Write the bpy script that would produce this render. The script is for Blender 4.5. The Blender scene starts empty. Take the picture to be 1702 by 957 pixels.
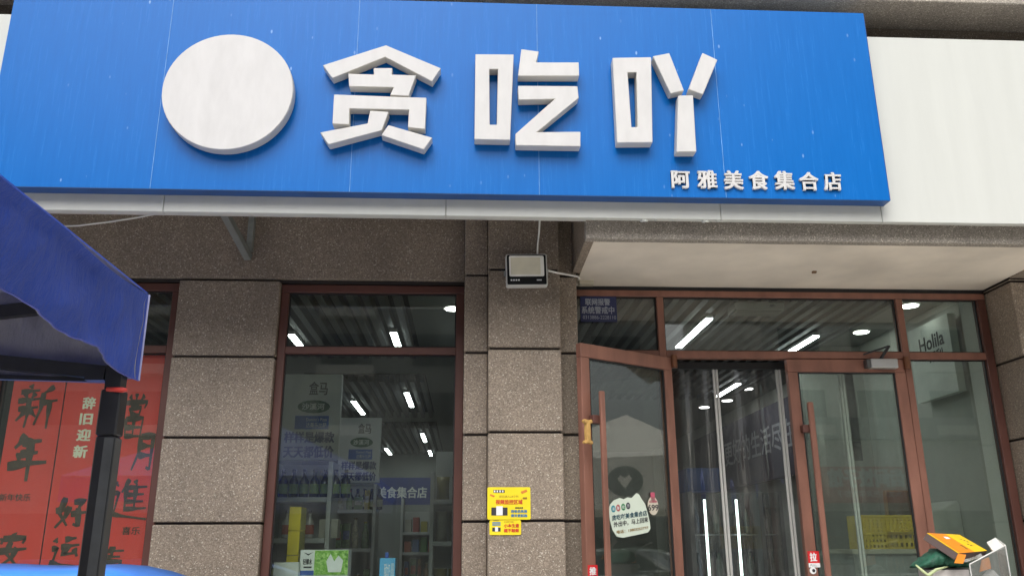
import bpy, math, random
from mathutils import Vector, Matrix
random.seed(7)
R = math.radians
sc = bpy.context.scene
COL = sc.collection

# ------------------------------------------------------------------ camera
CAM = Vector((-0.171, -5.237, 1.5))
FW = Vector((0.0517511, 0.95546427, 0.29053375)); RT = Vector((0.99860647, -0.0525225, -0.00514782)); UP = Vector((-0.01034101, -0.29039529, 0.9568509))
cd = bpy.data.cameras.new('camera'); cd.lens = 30.0; cd.sensor_width = 36.0; cd.sensor_fit = 'HORIZONTAL'; cd.clip_start = .05; cd.clip_end = 600
co = bpy.data.objects.new('camera', cd); COL.objects.link(co)
co.matrix_world = Matrix(((RT.x, UP.x, -FW.x, CAM.x), (RT.y, UP.y, -FW.y, CAM.y), (RT.z, UP.z, -FW.z, CAM.z), (0, 0, 0, 1)))
sc.camera = co

# ------------------------------------------------------------------ overcast sky and soft sun
SUN_EL, SUN_AZ = R(52), R(192)          # behind the photographer, a little to the left
wd = bpy.data.worlds.new('World'); sc.world = wd; wd.use_nodes = True
nt = wd.node_tree; bg = nt.nodes['Background']
sky = nt.nodes.new('ShaderNodeTexSky'); sky.sky_type = 'NISHITA'; sky.sun_disc = False
sky.sun_elevation = SUN_EL; sky.sun_rotation = SUN_AZ; sky.air_density = 1.2; sky.dust_density = 6.0; sky.ozone_density = 1.0
hs = nt.nodes.new('ShaderNodeHueSaturation'); hs.inputs['Saturation'].default_value = .22
nt.links.new(sky.outputs[0], hs.inputs['Color']); nt.links.new(hs.outputs[0], bg.inputs[0]); bg.inputs[1].default_value = .14
sl = bpy.data.lights.new('sun', 'SUN'); sl.energy = 1.3; sl.angle = R(60); sl.color = (1, .97, .93)
so = bpy.data.objects.new('sun', sl); COL.objects.link(so)
sdir = Vector((math.sin(SUN_AZ) * math.cos(SUN_EL), math.cos(SUN_AZ) * math.cos(SUN_EL), math.sin(SUN_EL)))
so.rotation_euler = (-sdir).to_track_quat('-Z', 'Y').to_euler()
sc.view_settings.view_transform = 'Standard'; sc.view_settings.look = 'None'; sc.view_settings.gamma = 1; sc.view_settings.exposure = .42
sc.view_settings.use_curve_mapping = False
sc.cycles.use_denoising = True; sc.cycles.max_bounces = 10; sc.cycles.transparent_max_bounces = 24; sc.cycles.caustics_reflective = False; sc.cycles.caustics_refractive = False

# ------------------------------------------------------------------ helpers
def P(u, v, Y):
    """photo pixel -> the point of the plane y = Y that it shows (used to read real sizes off the photo)"""
    d = RT * ((u - 851) / 1418.41) + UP * ((478.5 - v) / 1418.41) + FW
    return CAM + d * ((Y - CAM.y) / d.y)
def PX(u, v, X):
    d = RT * ((u - 851) / 1418.41) + UP * ((478.5 - v) / 1418.41) + FW
    return CAM + d * ((X - CAM.x) / d.x)

WPOS = {}
def build(name, verts, faces, mat, parent=None, bevel=0, smooth=False, xf=None, seg=1):
    if xf is not None: verts = [xf @ Vector(v) for v in verts]
    else: verts = [Vector(v) for v in verts]
    lo = Vector((min(v[i] for v in verts) for i in range(3))); hi = Vector((max(v[i] for v in verts) for i in range(3)))
    c = (lo + hi) / 2; c.z = lo.z
    me = bpy.data.meshes.new(name); me.from_pydata([v - c for v in verts], [], faces)
    me.materials.append(mat)
    if smooth:
        me.polygons.foreach_set('use_smooth', [True] * len(me.polygons))
    o = bpy.data.objects.new(name, me); COL.objects.link(o)
    o.location = c
    if parent:
        o.parent = parent; o.location = c - WPOS[parent.name]
    WPOS[o.name] = c
    if bevel:
        b = o.modifiers.new('edge', 'BEVEL'); b.width = bevel; b.segments = seg; b.limit_method = 'ANGLE'; b.angle_limit = R(40)
    return o
def tag(o, label, cat, group=None):
    o['label'] = label; o['category'] = cat
    if group: o['group'] = group
    return o
def thing(name, loc, label, cat, group=None):
    o = bpy.data.objects.new(name, None); COL.objects.link(o); o.location = loc; o.empty_display_size = .1
    WPOS[o.name] = Vector(loc)
    return tag(o, label, cat, group)
def struct(o): o['kind'] = 'structure'; return o

class G:
    """collects simple shapes for ONE mesh"""
    def __init__(s): s.v = []; s.f = []
    def add(s, v, f):
        n = len(s.v); s.v += [tuple(q) for q in v]; s.f += [tuple(i + n for i in q) for q in f]; return s
    def box(s, x0, x1, y0, y1, z0, z1):
        return s.add([(x0, y0, z0), (x1, y0, z0), (x1, y1, z0), (x0, y1, z0), (x0, y0, z1), (x1, y0, z1), (x1, y1, z1), (x0, y1, z1)],
                     [(0, 3, 2, 1), (4, 5, 6, 7), (0, 1, 5, 4), (1, 2, 6, 5), (2, 3, 7, 6), (3, 0, 4, 7)])
    def prism(s, pts, y0, y1):
        """polygon in x,z (counter-clockwise seen from the street) pushed from y0 (front) to y1 (back)"""
        n = len(pts)
        v = [(p[0], y0, p[1]) for p in pts] + [(p[0], y1, p[1]) for p in pts]
        f = [tuple(range(n)), tuple(range(2 * n - 1, n - 1, -1))] + [(i, i + n, (i + 1) % n + n, (i + 1) % n) for i in range(n)]
        return s.add(v, f)
    def tube(s, pts, r, n=8, cap=True):
        pts = [Vector(p) for p in pts]; rs = r if isinstance(r, (list, tuple)) else [r] * len(pts)
        rings = []
        for i, p in enumerate(pts):
            t = (pts[min(i + 1, len(pts) - 1)] - pts[max(i - 1, 0)]).normalized()
            a = t.cross(Vector((0, 0, 1)) if abs(t.z) < .9 else Vector((1, 0, 0))).normalized(); b = t.cross(a)
            rings.append([p + (a * math.cos(2 * math.pi * k / n) + b * math.sin(2 * math.pi * k / n)) * rs[i] for k in range(n)])
        v = [q for g in rings for q in g]; f = []
        for i in range(len(pts) - 1):
            for k in range(n): f.append((i * n + k, i * n + (k + 1) % n, (i + 1) * n + (k + 1) % n, (i + 1) * n + k))
        if cap: f += [tuple(range(n))[::-1], tuple((len(pts) - 1) * n + k for k in range(n))]
        return s.add(v, f)
    def lathe(s, prof, c=(0, 0, 0), n=14):
        v = []; f = []
        for r_, z in prof:
            for k in range(n): v.append((c[0] + r_ * math.cos(2 * math.pi * k / n), c[1] + r_ * math.sin(2 * math.pi * k / n), c[2] + z))
        for i in range(len(prof) - 1):
            for k in range(n): f.append((i * n + k, i * n + (k + 1) % n, (i + 1) * n + (k + 1) % n, (i + 1) * n + k))
        f.append(tuple(range(n))[::-1]); f.append(tuple((len(prof) - 1) * n + k for k in range(n)))
        return s.add(v, f)
    def bar(s, a, b, w, h):
        """rectangular bar from a to b"""
        a = Vector(a); b = Vector(b); t = (b - a).normalized()
        x = t.cross(Vector((0, 0, 1)) if abs(t.z) < .95 else Vector((0, 1, 0))).normalized(); y = x.cross(t)
        v = [p + x * sx * w / 2 + y * sy * h / 2 for p in (a, b) for sx, sy in ((-1, -1), (1, -1), (1, 1), (-1, 1))]
        return s.add(v, [(0, 1, 2, 3), (7, 6, 5, 4), (0, 4, 5, 1), (1, 5, 6, 2), (2, 6, 7, 3), (3, 7, 4, 0)])
    def put(s, name, mat, parent=None, **k): return build(name, s.v, s.f, mat, parent, **k)
def box(name, x0, x1, y0, y1, z0, z1, mat, parent=None, **k): return G().box(x0, x1, y0, y1, z0, z1).put(name, mat, parent, **k)

# ------------------------------------------------------------------ materials (all procedural)
def newmat(name):
    m = bpy.data.materials.new(name); m.use_nodes = True
    return m, m.node_tree, m.node_tree.nodes['Principled BSDF']
def mix(t, fac, a, b):
    n = t.nodes.new('ShaderNodeMix'); n.data_type = 'RGBA'
    for s, val in ((n.inputs[0], fac), (n.inputs[6], a), (n.inputs[7], b)):
        if hasattr(val, 'links'): t.links.new(val, s)
        else: s.default_value = val if not isinstance(val, tuple) else (*val, 1)
    return n.outputs[2]
def ramp(t, src, stops):
    n = t.nodes.new('ShaderNodeValToRGB'); e = n.color_ramp.elements
    while len(e) < len(stops): e.new(.5)
    for q, (p, c) in zip(e, stops):
        q.position = p; q.color = (c, c, c, 1) if not isinstance(c, tuple) else (*c, 1)
    t.links.new(src, n.inputs[0]); return n.outputs[0]
def pos(t, sx=1, sy=1, sz=1):
    g = t.nodes.new('ShaderNodeNewGeometry'); m = t.nodes.new('ShaderNodeMapping'); m.inputs['Scale'].default_value = (sx, sy, sz)
    t.links.new(g.outputs['Position'], m.inputs[0]); return m.outputs[0]
def noise(t, scale, vec, detail=4, rough=.55):
    n = t.nodes.new('ShaderNodeTexNoise'); n.inputs['Scale'].default_value = scale; n.inputs['Detail'].default_value = detail; n.inputs['Roughness'].default_value = rough
    t.links.new(vec, n.inputs['Vector']); return n.outputs[0]
def bump(t, b, h, strength, dist=.01):
    n = t.nodes.new('ShaderNodeBump'); n.inputs['Strength'].default_value = strength; n.inputs['Distance'].default_value = dist
    t.links.new(h, n.inputs['Height']); t.links.new(n.outputs[0], b.inputs['Normal'])
def M(name, col, rough=.5, metal=0, var=.12, scale=6, bmp=0, bscale=60, stretch=(1, 1, 1), spec=.5):
    m, t, b = newmat(name)
    v = noise(t, scale, pos(t, *stretch), 5)
    c = mix(t, ramp(t, v, [(.3, 0.), (.7, 1.)]), tuple(x * (1 - var) for x in col), tuple(min(1, x * (1 + var)) for x in col))
    t.links.new(c, b.inputs['Base Color']); b.inputs['Metallic'].default_value = metal; b.inputs['Specular IOR Level'].default_value = spec
    r = t.nodes.new('ShaderNodeMapRange'); r.inputs[3].default_value = max(.02, rough * .85); r.inputs[4].default_value = min(1, rough * 1.18); t.links.new(v, r.inputs[0]); t.links.new(r.outputs[0], b.inputs['Roughness'])
    if bmp: bump(t, b, noise(t, bscale, pos(t, *stretch), 3), bmp)
    return m
def granite(name, k=1.0, tint=(1, .845, .695)):
    m, t, b = newmat(name); p = pos(t)
    vo = t.nodes.new('ShaderNodeTexVoronoi'); vo.inputs['Scale'].default_value = 185; t.links.new(p, vo.inputs['Vector'])
    sep = t.nodes.new('ShaderNodeSeparateColor'); t.links.new(vo.outputs['Color'], sep.inputs[0])
    g = lambda x: tuple(x * k * q for q in tint)
    c = ramp(t, sep.outputs[0], [(0, g(.17)), (.2, g(.225)), (.5, g(.27)), (.82, g(.325)), (.955, g(.39)), (.992, (.6 * k, .57 * k, .51 * k))])
    big = noise(t, 1.9, pos(t, 1.3, 1.3, .7), 7, .65)
    c2 = mix(t, ramp(t, big, [(.32, 0.), (.72, 1.)]), (.8, .77, .74), (1.14, 1.1, 1.04))
    oi = t.nodes.new('ShaderNodeObjectInfo'); hv = t.nodes.new('ShaderNodeHueSaturation'); mr = t.nodes.new('ShaderNodeMapRange'); mr.inputs[3].default_value = .88; mr.inputs[4].default_value = 1.1   # slab to slab
    t.links.new(oi.outputs['Random'], mr.inputs[0]); t.links.new(mr.outputs[0], hv.inputs['Value']); t.links.new(c2, hv.inputs['Color']); c2 = hv.outputs[0]
    mm = t.nodes.new('ShaderNodeMix'); mm.data_type = 'RGBA'; mm.blend_type = 'MULTIPLY'; mm.inputs[0].default_value = 1
    t.links.new(c, mm.inputs[6]); t.links.new(c2, mm.inputs[7]); t.links.new(mm.outputs[2], b.inputs['Base Color'])
    b.inputs['Roughness'].default_value = .62; b.inputs['Specular IOR Level'].default_value = .35
    bump(t, b, sep.outputs[1], .25, .004); return m
def glass(name, ior=1.8, tint=(.9, .95, .915), wav=0, dust=.017):
    m, t, b = newmat(name); t.nodes.remove(b); out = t.nodes['Material Output']
    tr = t.nodes.new('ShaderNodeBsdfTransparent'); tr.inputs[0].default_value = (*tint, 1)
    gl = t.nodes.new('ShaderNodeBsdfGlossy'); gl.inputs['Roughness'].default_value = .015
    fr = t.nodes.new('ShaderNodeFresnel'); ge = t.nodes.new('ShaderNodeNewGeometry'); mi = t.nodes.new('ShaderNodeMapRange')   # thin pane: both faces reflect alike
    mi.inputs[3].default_value = ior; mi.inputs[4].default_value = 1 / ior; t.links.new(ge.outputs['Backfacing'], mi.inputs[0]); t.links.new(mi.outputs[0], fr.inputs[0])
    mx = t.nodes.new('ShaderNodeMixShader'); t.links.new(fr.outputs[0], mx.inputs[0]); t.links.new(tr.outputs[0], mx.inputs[1]); t.links.new(gl.outputs[0], mx.inputs[2])
    df = t.nodes.new('ShaderNodeBsdfDiffuse'); df.inputs[0].default_value = (.6, .62, .58, 1); m2 = t.nodes.new('ShaderNodeMixShader')      # thin film of dust and dried rain
    sm = ramp(t, noise(t, 4, pos(t, 3, 3, .7), 6, .65), [(.25, dust * .25), (.55, dust), (.8, dust * 2.2)])
    t.links.new(sm, m2.inputs[0]); t.links.new(mx.outputs[0], m2.inputs[1]); t.links.new(df.outputs[0], m2.inputs[2]); t.links.new(m2.outputs[0], out.inputs[0])
    if wav:
        bp = t.nodes.new('ShaderNodeBump'); bp.inputs['Strength'].default_value = wav; bp.inputs['Distance'].default_value = .05
        t.links.new(noise(t, 2.5, pos(t, 2.2, 1, .6), 2), bp.inputs['Height']); t.links.new(bp.outputs[0], gl.inputs['Normal']); t.links.new(bp.outputs[0], fr.inputs['Normal'])
    return m
def emit(name, col, s):
    m, t, b = newmat(name); b.inputs['Base Color'].default_value = (.8, .8, .8, 1)
    n = t.nodes.new('ShaderNodeRGB'); n.outputs[0].default_value = (*col, 1); t.links.new(n.outputs[0], b.inputs['Emission Color']); b.inputs['Emission Strength'].default_value = s
    return m
def sign_blue():
    m, t, b = newmat('blue_aluminium_panel')
    st = noise(t, 9, pos(t, 6, 1, .35), 5, .65)                       # vertical rain streaks
    c = mix(t, ramp(t, st, [(.35, 0.), (.75, 1.)]), (.003, .128, .46), (.006, .148, .51))
    vo = t.nodes.new('ShaderNodeTexVoronoi'); vo.inputs['Scale'].default_value = 13; t.links.new(pos(t, 1, 0, .45), vo.inputs['Vector'])
    dr = ramp(t, vo.outputs['Distance'], [(.05, 1.), (.085, 0.)])     # dried drop marks
    pm = ramp(t, noise(t, 1.3, pos(t), 2), [(.44, 0.), (.58, .6)])
    mu = t.nodes.new('ShaderNodeMath'); mu.operation = 'MULTIPLY'; t.links.new(dr, mu.inputs[0]); t.links.new(pm, mu.inputs[1])
    c = mix(t, mu.outputs[0], c, (.35, .55, .85)); t.links.new(c, b.inputs['Base Color'])
    r = t.nodes.new('ShaderNodeMapRange'); r.inputs[3].default_value = .2; r.inputs[4].default_value = .32; t.links.new(st, r.inputs[0]); t.links.new(r.outputs[0], b.inputs['Roughness'])
    b.inputs['Specular IOR Level'].default_value = .17
    bump(t, b, noise(t, 1.2, pos(t, 1, 1, .5), 2), .05, .05); return m

GRAN = granite('brown_granite', .91); GRANL = granite('lip_granite', 1.2, (1, .94, .86))
JOINT = M('joint_sealant', (.018, .013, .012), .8)
FRAME = M('brown_frame', (.235, .108, .077), .38, .1, .2, 5, .05, 40, stretch=(2, 2, .6), spec=.5)
FRAMED = M('dark_red_frame', (.105, .042, .032), .45, .1, .15, 3)
BLACK = M('black_gasket', (.012, .012, .013), .6)
GLASS = glass('window_glass'); PVC = glass('clear_plastic_curtain', 2.0, (.9, .92, .92), .35, .05)
WHITE = M('white_composite_panel', (.58, .595, .565), .45, 0, .025, 5, stretch=(2.5, 1, .25), spec=.25)
LETW = M('white_acrylic', (.61, .605, .6), .5, 0, .05, 5, stretch=(3, 1, 1), spec=.2)
LETS = M('letter_side', (.58, .56, .51), .5, 0, .08, 4)
BLUE = sign_blue(); BLUED = M('shaded_blue_return', (.013, .075, .26), .4, 0, .15)  # returns get a darker blue, underside shade put into the colour
SOFF = M('cream_soffit', (.78, .71, .61), .75, 0, .13, 2.2)
STEEL = M('galvanised_steel', (.33, .36, .35), .45, .6, .2, 20)
DARKM = M('dark_metal', (.02, .021, .025), .4, .3, .2, 10)

_tc = {}
def glyphs(body):
    if body in _tc: return _tc[body]
    c = bpy.data.curves.new('lettering', 'FONT'); c.body = body; c.size = 1; c.resolution_u = 3
    o = bpy.data.objects.new('lettering', c); COL.objects.link(o); bpy.context.view_layer.update()
    me = bpy.data.meshes.new_from_object(o.evaluated_get(bpy.context.evaluated_depsgraph_get()))
    vs = [(v.co.x, v.co.y) for v in me.vertices]; fs = [tuple(p.vertices) for p in me.polygons]
    bpy.data.objects.remove(o); bpy.data.curves.remove(c); bpy.data.meshes.remove(me)
    x0 = min(v[0] for v in vs); x1 = max(v[0] for v in vs); y0 = min(v[1] for v in vs); y1 = max(v[1] for v in vs)
    _tc[body] = ([((x - x0) / (x1 - x0), (y - y0) / (y1 - y0)) for x, y in vs], fs); return _tc[body]
def text(name, body, o, ex, ez, mat, parent, bold=0., depth=.0, n=None):
    """lettering that fills the parallelogram origin o, width vector ex, height vector ez; printed flat (depth 0) or solid"""
    vs, fs = glyphs(body); o = Vector(o); ex = Vector(ex); ez = Vector(ez); n = n or ex.cross(ez).normalized()
    g = G(); w = ex.length; h = ez.length; shifts = [(0, 0)]
    if bold: shifts = [(a * bold / w, b * bold / h) for a, b in ((-1, -.6), (1, -.6), (-1, .6), (1, .6), (0, 0))]
    for i, (sx, sy) in enumerate(shifts):
        base = [o + ex * (x + sx) + ez * (y + sy) + n * (.0006 + i * .00025 + depth) for x, y in vs]
        if not depth: g.add(base, fs); continue
        k = len(base); back = [q - n * depth for q in base]
        ed = {}
        for f in fs:
            for a, b in zip(f, f[1:] + f[:1]): ed[(a, b)] = 1
        side = [(a, a + k, b + k, b) for (a, b) in ed if (b, a) not in ed]
        g.add(base + back, list(fs) + side)
    return g.put(name, mat, parent)
def ftext(name, body, u0, v0, u1, v1, Y, mat, parent, **k):
    """lettering on a front-facing surface y = Y; pixel box is measured in the photo"""
    a = P(u0, v1, Y); b = P(u1, v1, Y); c = P(u0, v0, Y)
    return text(name, body, (a.x, Y, a.z), (b.x - a.x, 0, 0), (0, 0, c.z - a.z), mat, parent, n=Vector((0, -1, 0)), **k)
def wtext(name, body, x0, x1, z0, z1, Y, mat, parent, **k):
    return text(name, body, (x0, Y, z0), (x1 - x0, 0, 0), (0, 0, z1 - z0), mat, parent, n=Vector((0, -1, 0)), **k)

# ================================================================== GROUND AND STREET
def ground_mat():
    m, t, b = newmat('grey_paving'); br = t.nodes.new('ShaderNodeTexBrick'); br.offset = .5
    br.inputs['Scale'].default_value = 1; br.inputs['Brick Width'].default_value = .6; br.inputs['Row Height'].default_value = .3; br.inputs['Mortar Size'].default_value = .004
    br.inputs['Color1'].default_value = (.58, .56, .52, 1); br.inputs['Color2'].default_value = (.66, .64, .6, 1); br.inputs['Mortar'].default_value = (.2, .19, .18, 1)
    t.links.new(pos(t), br.inputs['Vector']); t.links.new(br.outputs[0], b.inputs['Base Color']); b.inputs['Roughness'].default_value = .45; return m
struct(build('pavement', [(-60, -11.5, 0), (60, -11.5, 0), (60, 14, 0), (-60, 14, 0)], [(0, 1, 2, 3)], ground_mat()))
struct(build('ground', [(-250, -250, -.16), (250, -250, -.16), (250, 60, -.16), (-250, 60, -.16)], [(0, 1, 2, 3)], M('far_ground', (.4, .4, .38), .8, bmp=.2)))
struct(build('road', [(-120, -27, -.13), (120, -27, -.13), (120, -11.65, -.13), (-120, -11.65, -.13)], [(0, 1, 2, 3)], M('wet_asphalt', (.14, .14, .14), .25, 0, .25, 14, .2, 90)))
struct(box('kerb', -60, 60, -11.7, -11.5, -.16, .02, M('kerb_stone', (.3, .29, .28), .7), bevel=.015))

# ================================================================== THE SHOP BUILDING
B = thing('shop_building', (0, .3, 0), 'brown granite building front with the shop entrance and two display windows', 'building')
ZJ = [3.177 - .51 * k for k in range(7)] + [0]
def pillar(cols, core, top):
    c = G().box(*core).put('pillar', JOINT, B)
    for (x0, x1, y0, y1) in cols:
        for k in range(7):
            z1, z0 = ZJ[k], ZJ[k + 1]
            box('stone', x0, x1, y0 + random.uniform(-.0012, .0012), y1, z0 + .0075, z1 - .0075, GRAN, c, bevel=.005)
        if top: box('stone', x0, x1, y0, y1, ZJ[0] + .0075, top, GRAN, c, bevel=.005)
pillar([(-.042, .407, -.126, .02)], (-.03, .395, -.108, .4, 0, 3.72), 3.74)
pillar([(-.191, -.044, 0, .3)], (-.18, -.04, .016, .4, 0, 3.72), 3.74)
pillar([(.409, .529, 0, .26)], (.40, .52, .016, .4, 0, 3.72), 3.74)
pillar([(-2.037, -1.394, .154, .36)], (-2.022, -1.409, .172, .42, 0, 3.17), None)
pillar([(3.43, 4.35, 0, .4)], (3.445, 4.3, .016, .5, 0, 3.72), 3.19)
pillar([(-4.0, -3.14, .154, .36)], (-3.98, -3.155, .172, .42, 0, 3.17), None)
box('header_beam', -6, -.193, .154, .5, 3.186, 3.9, GRAN, B, bevel=.004)
box('header_core', -6, -.193, .18, .42, 3.168, 3.184, JOINT, B)
box('added_void_board', -6, 6, -.5, .5, 3.9, 4.0, M('pale_bounce_board', (.6, .58, .55), .9), B)  # unseen board added to stop light leaks, pale to bounce light below
box('upper_wall', -8, 8, -.5, .6, 4.02, 4.745, granite('shaded_granite', .55), B)  # darker stone colour paints the shadow behind the sign top
box('cornice', -8, 8, -.79, .6, 4.75, 5.3, GRANL, B, bevel=.006)
box('upper_storeys', -8, 8, -.55, .6, 5.302, 13, GRAN, B)
for x in (-5.6, -3.2, -.8, 1.6, 4.0):
    for z in (6.3, 9.4):
        w = box('window', x, x + 1.4, -.57, -.548, z, z + 1.6, FRAMED, B); box('pane', x + .08, x + 1.32, -.575, -.571, z + .08, z + 1.52, M('upper_window_glass', (.03, .035, .04), .1), w)
# canopy over the entrance
cn = box('canopy', .504, 4.6, -.654, -.595, 3.196, 3.62, GRANL, B, bevel=.004)
box('side_lip', .504, .558, -.593, -.002, 3.196, 3.62, GRAN, cn, bevel=.003)
box('side_lip', 3.432, 4.6, -.593, -.002, 3.197, 3.62, GRAN, cn)
box('shadow_gap', .56, 3.43, -.593, -.58, 3.203, 3.24, JOINT, cn)
box('soffit', .56, 3.43, -.578, .33, 3.203, 3.24, SOFF, cn)
box('head_gap', .531, 3.43, .30, .345, 3.172, 3.2025, BLACK, B)
box('wall_infill', 3.62, 8, .5, .6, 0, 4.0, GRAN, B); box('reveal', 3.40, 3.6, .353, .56, 0, 3.33, M('white_reveal', (.62, .64, .6), .7, 0, .05), B); box('wall_infill', -8, -3.9, .43, .6, 0, 3.9, GRAN, B)

# ---- display windows
def window(x0, x1, z0, Y, parts, mat):
    f = G().box(x0, x1, Y, Y + .07, 3.111, 3.162).put('window', mat, B, bevel=.003)
    w = .052
    box('stile', x0, x0 + w, Y + .001, Y + .068, z0, 3.109, mat, f, bevel=.003); box('stile', x1 - w, x1, Y + .001, Y + .068, z0, 3.109, mat, f, bevel=.003)
    box('transom_bar', x0 + w, x1 - w, Y + .002, Y + .066, 2.698, 2.746, mat, f, bevel=.003); box('bottom_bar', x0 + w, x1 - w, Y + .002, Y + .066, z0, z0 + .06, mat, f)
    for za, zb in ((2.748, 3.109), (z0 + .062, 2.696)):
        box('pane', x0 + w + .001, x1 - w - .001, Y + .03, Y + .034, za, zb, GLASS, f)
        g = G(); a, b_, c_, d_ = x0 + w, x1 - w, za, zb; q = .008
        g.box(a, b_, Y + .022, Y + .029, d_ - q, d_).box(a, b_, Y + .022, Y + .029, c_, c_ + q).box(a, a + q, Y + .022, Y + .029, c_ + q, d_ - q).box(b_ - q, b_, Y + .022, Y + .029, c_ + q, d_ - q)
        g.put('gasket', BLACK, f)
window(-1.392, -.193, .5, .2, 0, FRAMED)
window(-3.138, -2.039, .5, .2, 0, FRAMED)
box('sill', -1.392, -.193, .16, .4, .3, .498, GRAN, B); box('sill', -3.138, -2.039, .16, .4, .3, .498, GRAN, B)

# ---- entrance glazing
yD = .281
E_ = box('entrance_frame', .531, 3.42, yD, yD + .07, 3.13, 3.171, FRAME, B, bevel=.003)
for a, b_, n_ in ((.531, .56, 'jamb'), (1.111, 1.158, 'mullion'), (2.781, 2.828, 'mullion'), (3.362, 3.42, 'jamb')):
    box(n_, a, b_, yD + .001, yD + .069, 0, 3.129, FRAMED if n_ == 'jamb' else FRAME, E_, bevel=.003)
for a, b_ in ((.56, 1.111), (1.158, 2.781), (2.828, 3.362)): box('transom_bar', a + .0005, b_ - .0005, yD + .002, yD + .067, 2.705, 2.754, FRAME, E_, bevel=.003)
for a, b_ in ((.56, 1.111), (2.828, 3.362)): box('bottom_bar', a + .0005, b_ - .0005, yD + .002, yD + .067, 0, .1, FRAME, E_)
def pane(a, b_, c_, d_, par, Y=.318):
    box('pane', a + .001, b_ - .001, Y, Y + .005, c_ + .001, d_ - .001, GLASS, par); q = .008
    G().box(a, b_, Y - .012, Y - .001, d_ - q, d_).box(a, b_, Y - .012, Y - .001, c_, c_ + q).box(a, a + q, Y - .012, Y - .001, c_ + q, d_ - q).box(b_ - q, b_, Y - .012, Y - .001, c_ + q, d_ - q).put('gasket', BLACK, par)
for a, b_, c_, d_ in ((.56, 1.111, 2.754, 3.13), (1.158, 2.781, 2.754, 3.13), (2.828, 3.362, 2.754, 3.13), (.56, 1.111, .1, 2.705), (2.828, 3.362, .1, 2.705)): pane(a, b_, c_, d_, E_)

# ---- door leaves: local x from the hinge to the free edge, +y towards the street side that we see
def leaf(xf, w, mir, name, label):
    sx = lambda a, b_: (a, b_)
    d = G().box(0, w, -.045, 0, 2.612, 2.699).put(name, FRAME, B, bevel=.003, xf=xf); d['label'] = label
    for a, b_ in ((0, .072), (w - .068, w)): G().box(a, b_, -.044, .001, .03, 2.611).put('stile', FRAME, d, bevel=.003, xf=xf)
    G().box(.072, w - .068, -.043, 0, .03, .25).put('bottom_rail', FRAME, d, xf=xf)
    G().box(.073, w - .069, -.024, -.019, .251, 2.611).put('pane', GLASS, d, xf=xf)
    q = .008; a, b_, c_, d_ = .073, w - .069, .252, 2.61
    G().box(a, b_, -.018, -.006, d_ - q, d_).box(a, b_, -.018, -.006, c_, c_ + q).box(a, a + q, -.018, -.006, c_ + q, d_ - q).box(b_ - q, b_, -.018, -.006, c_ + q, d_ - q).put('gasket', BLACK, d, xf=xf)
    hx = w - .104
    G().box(hx - .019, hx + .019, .05, .075, 1.0, 2.40).put('handle', FRAME, d, bevel=.006, xf=xf)
    for z in (1.15, 2.205): G().box(hx - .012, w - .045, .003, .049, z, z + .05).put('handle_bracket', FRAMED, d, bevel=.003, xf=xf)
    for z in (.25, 2.64): G().tube([(-.012, .012, z - .01), (-.012, .012, z + .075)], .021, 12).put('hinge', M('bronze_hinge', (.2, .09, .05), .3, .7), d, xf=xf)
    return d
XR = Matrix(((-1, 0, 0, 2.776), (0, -1, 0, .276), (0, 0, 1, 0), (0, 0, 0, 1)))
RL = leaf(XR, .808, 1, 'door', 'closed right door leaf with silver door closer')
hz = Vector((1.185, .262, 0)); fe = Vector((.53, -.157, 0)); dx = (fe - hz).normalized(); nn = Vector((-dx.y, dx.x, 0))
XL = Matrix(((dx.x, nn.x, 0, hz.x), (dx.y, nn.y, 0, hz.y), (0, 0, 1, 0), (0, 0, 0, 1)))
LL = leaf(XL, (fe - hz).length + .01, -1, 'door', 'left door leaf swung open towards the street')
def PLf(u, v, off=0):
    """photo pixel -> local x,z on the open leaf, off metres in front of its face"""
    d = RT * ((u - 851) / 1418.41) + UP * ((478.5 - v) / 1418.41) + FW
    o = hz + nn * off; t = (o - CAM).dot(nn) / d.dot(nn); q = CAM + d * t
    return (q - hz).dot(dx), q.z
# door closer on the right leaf
CLM = M('closer_silver', (.55, .55, .54), .35, .7, .05)
a = P(1447, 612, .24); b_ = P(1489, 597, .24)
cb = box('door_closer', a.x, b_.x, .215, .272, a.z, b_.z, CLM, RL, bevel=.004)
box('closer_cap', a.x - .03, a.x - .001, .217, .27, a.z + .002, b_.z - .004, M('closer_dark', (.1, .1, .1), .4, .5), RL, bevel=.003)
p0 = P(1435, 589, .2); p1 = P(1477, 575, .12); p2 = P(1464, 596, .23)
G().bar(p0, p1, .016, .008).put('closer_arm', DARKM, RL); G().bar(p1 + Vector((0, -.005, 0)), p2, .018, .01).put('closer_arm', DARKM, RL)

# ================================================================== SHOP SIGN
S = thing('shop_sign', (-.3, -.78, 3.28), 'long blue shop sign with raised white characters and round logo board', 'sign')
for a, b_ in ((-4.6, -1.86), (-1.857, -.3), (-.297, 1.27), (1.273, 2.215), (2.218, 5.2)):
    box('fascia_panel', a, b_, -.754, -.715, 3.283, 4.512, WHITE, S, bevel=.003)
box('fascia_lip', -4.6, .5, -.714, -.695, 3.284, 3.30, M('grey_lip', (.5, .5, .48), .5), S)
g = G()
for u, s_ in ((985, .5), (1010, .35), (1071, 1.), (1120, .4), (1173, .9), (1090, .4), (1195, .5)):
    p = P(u, 368, -.745)
    g.add([(p.x + math.cos(k) * .022 * s_, p.y + .005 + .014 * s_ * math.sin(2.3 * k), 3.283 + (.006 if j else -.012) * s_ + .004 * math.sin(k)) for j in (0, 1) for k in range(6)],
          [(0, 1, 2, 3, 4, 5)[::-1], (6, 7, 8, 9, 10, 11)] + [(i, (i + 1) % 6, (i + 1) % 6 + 6, i + 6) for i in range(6)])
g.put('foam_bead', WHITE, S)
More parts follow.
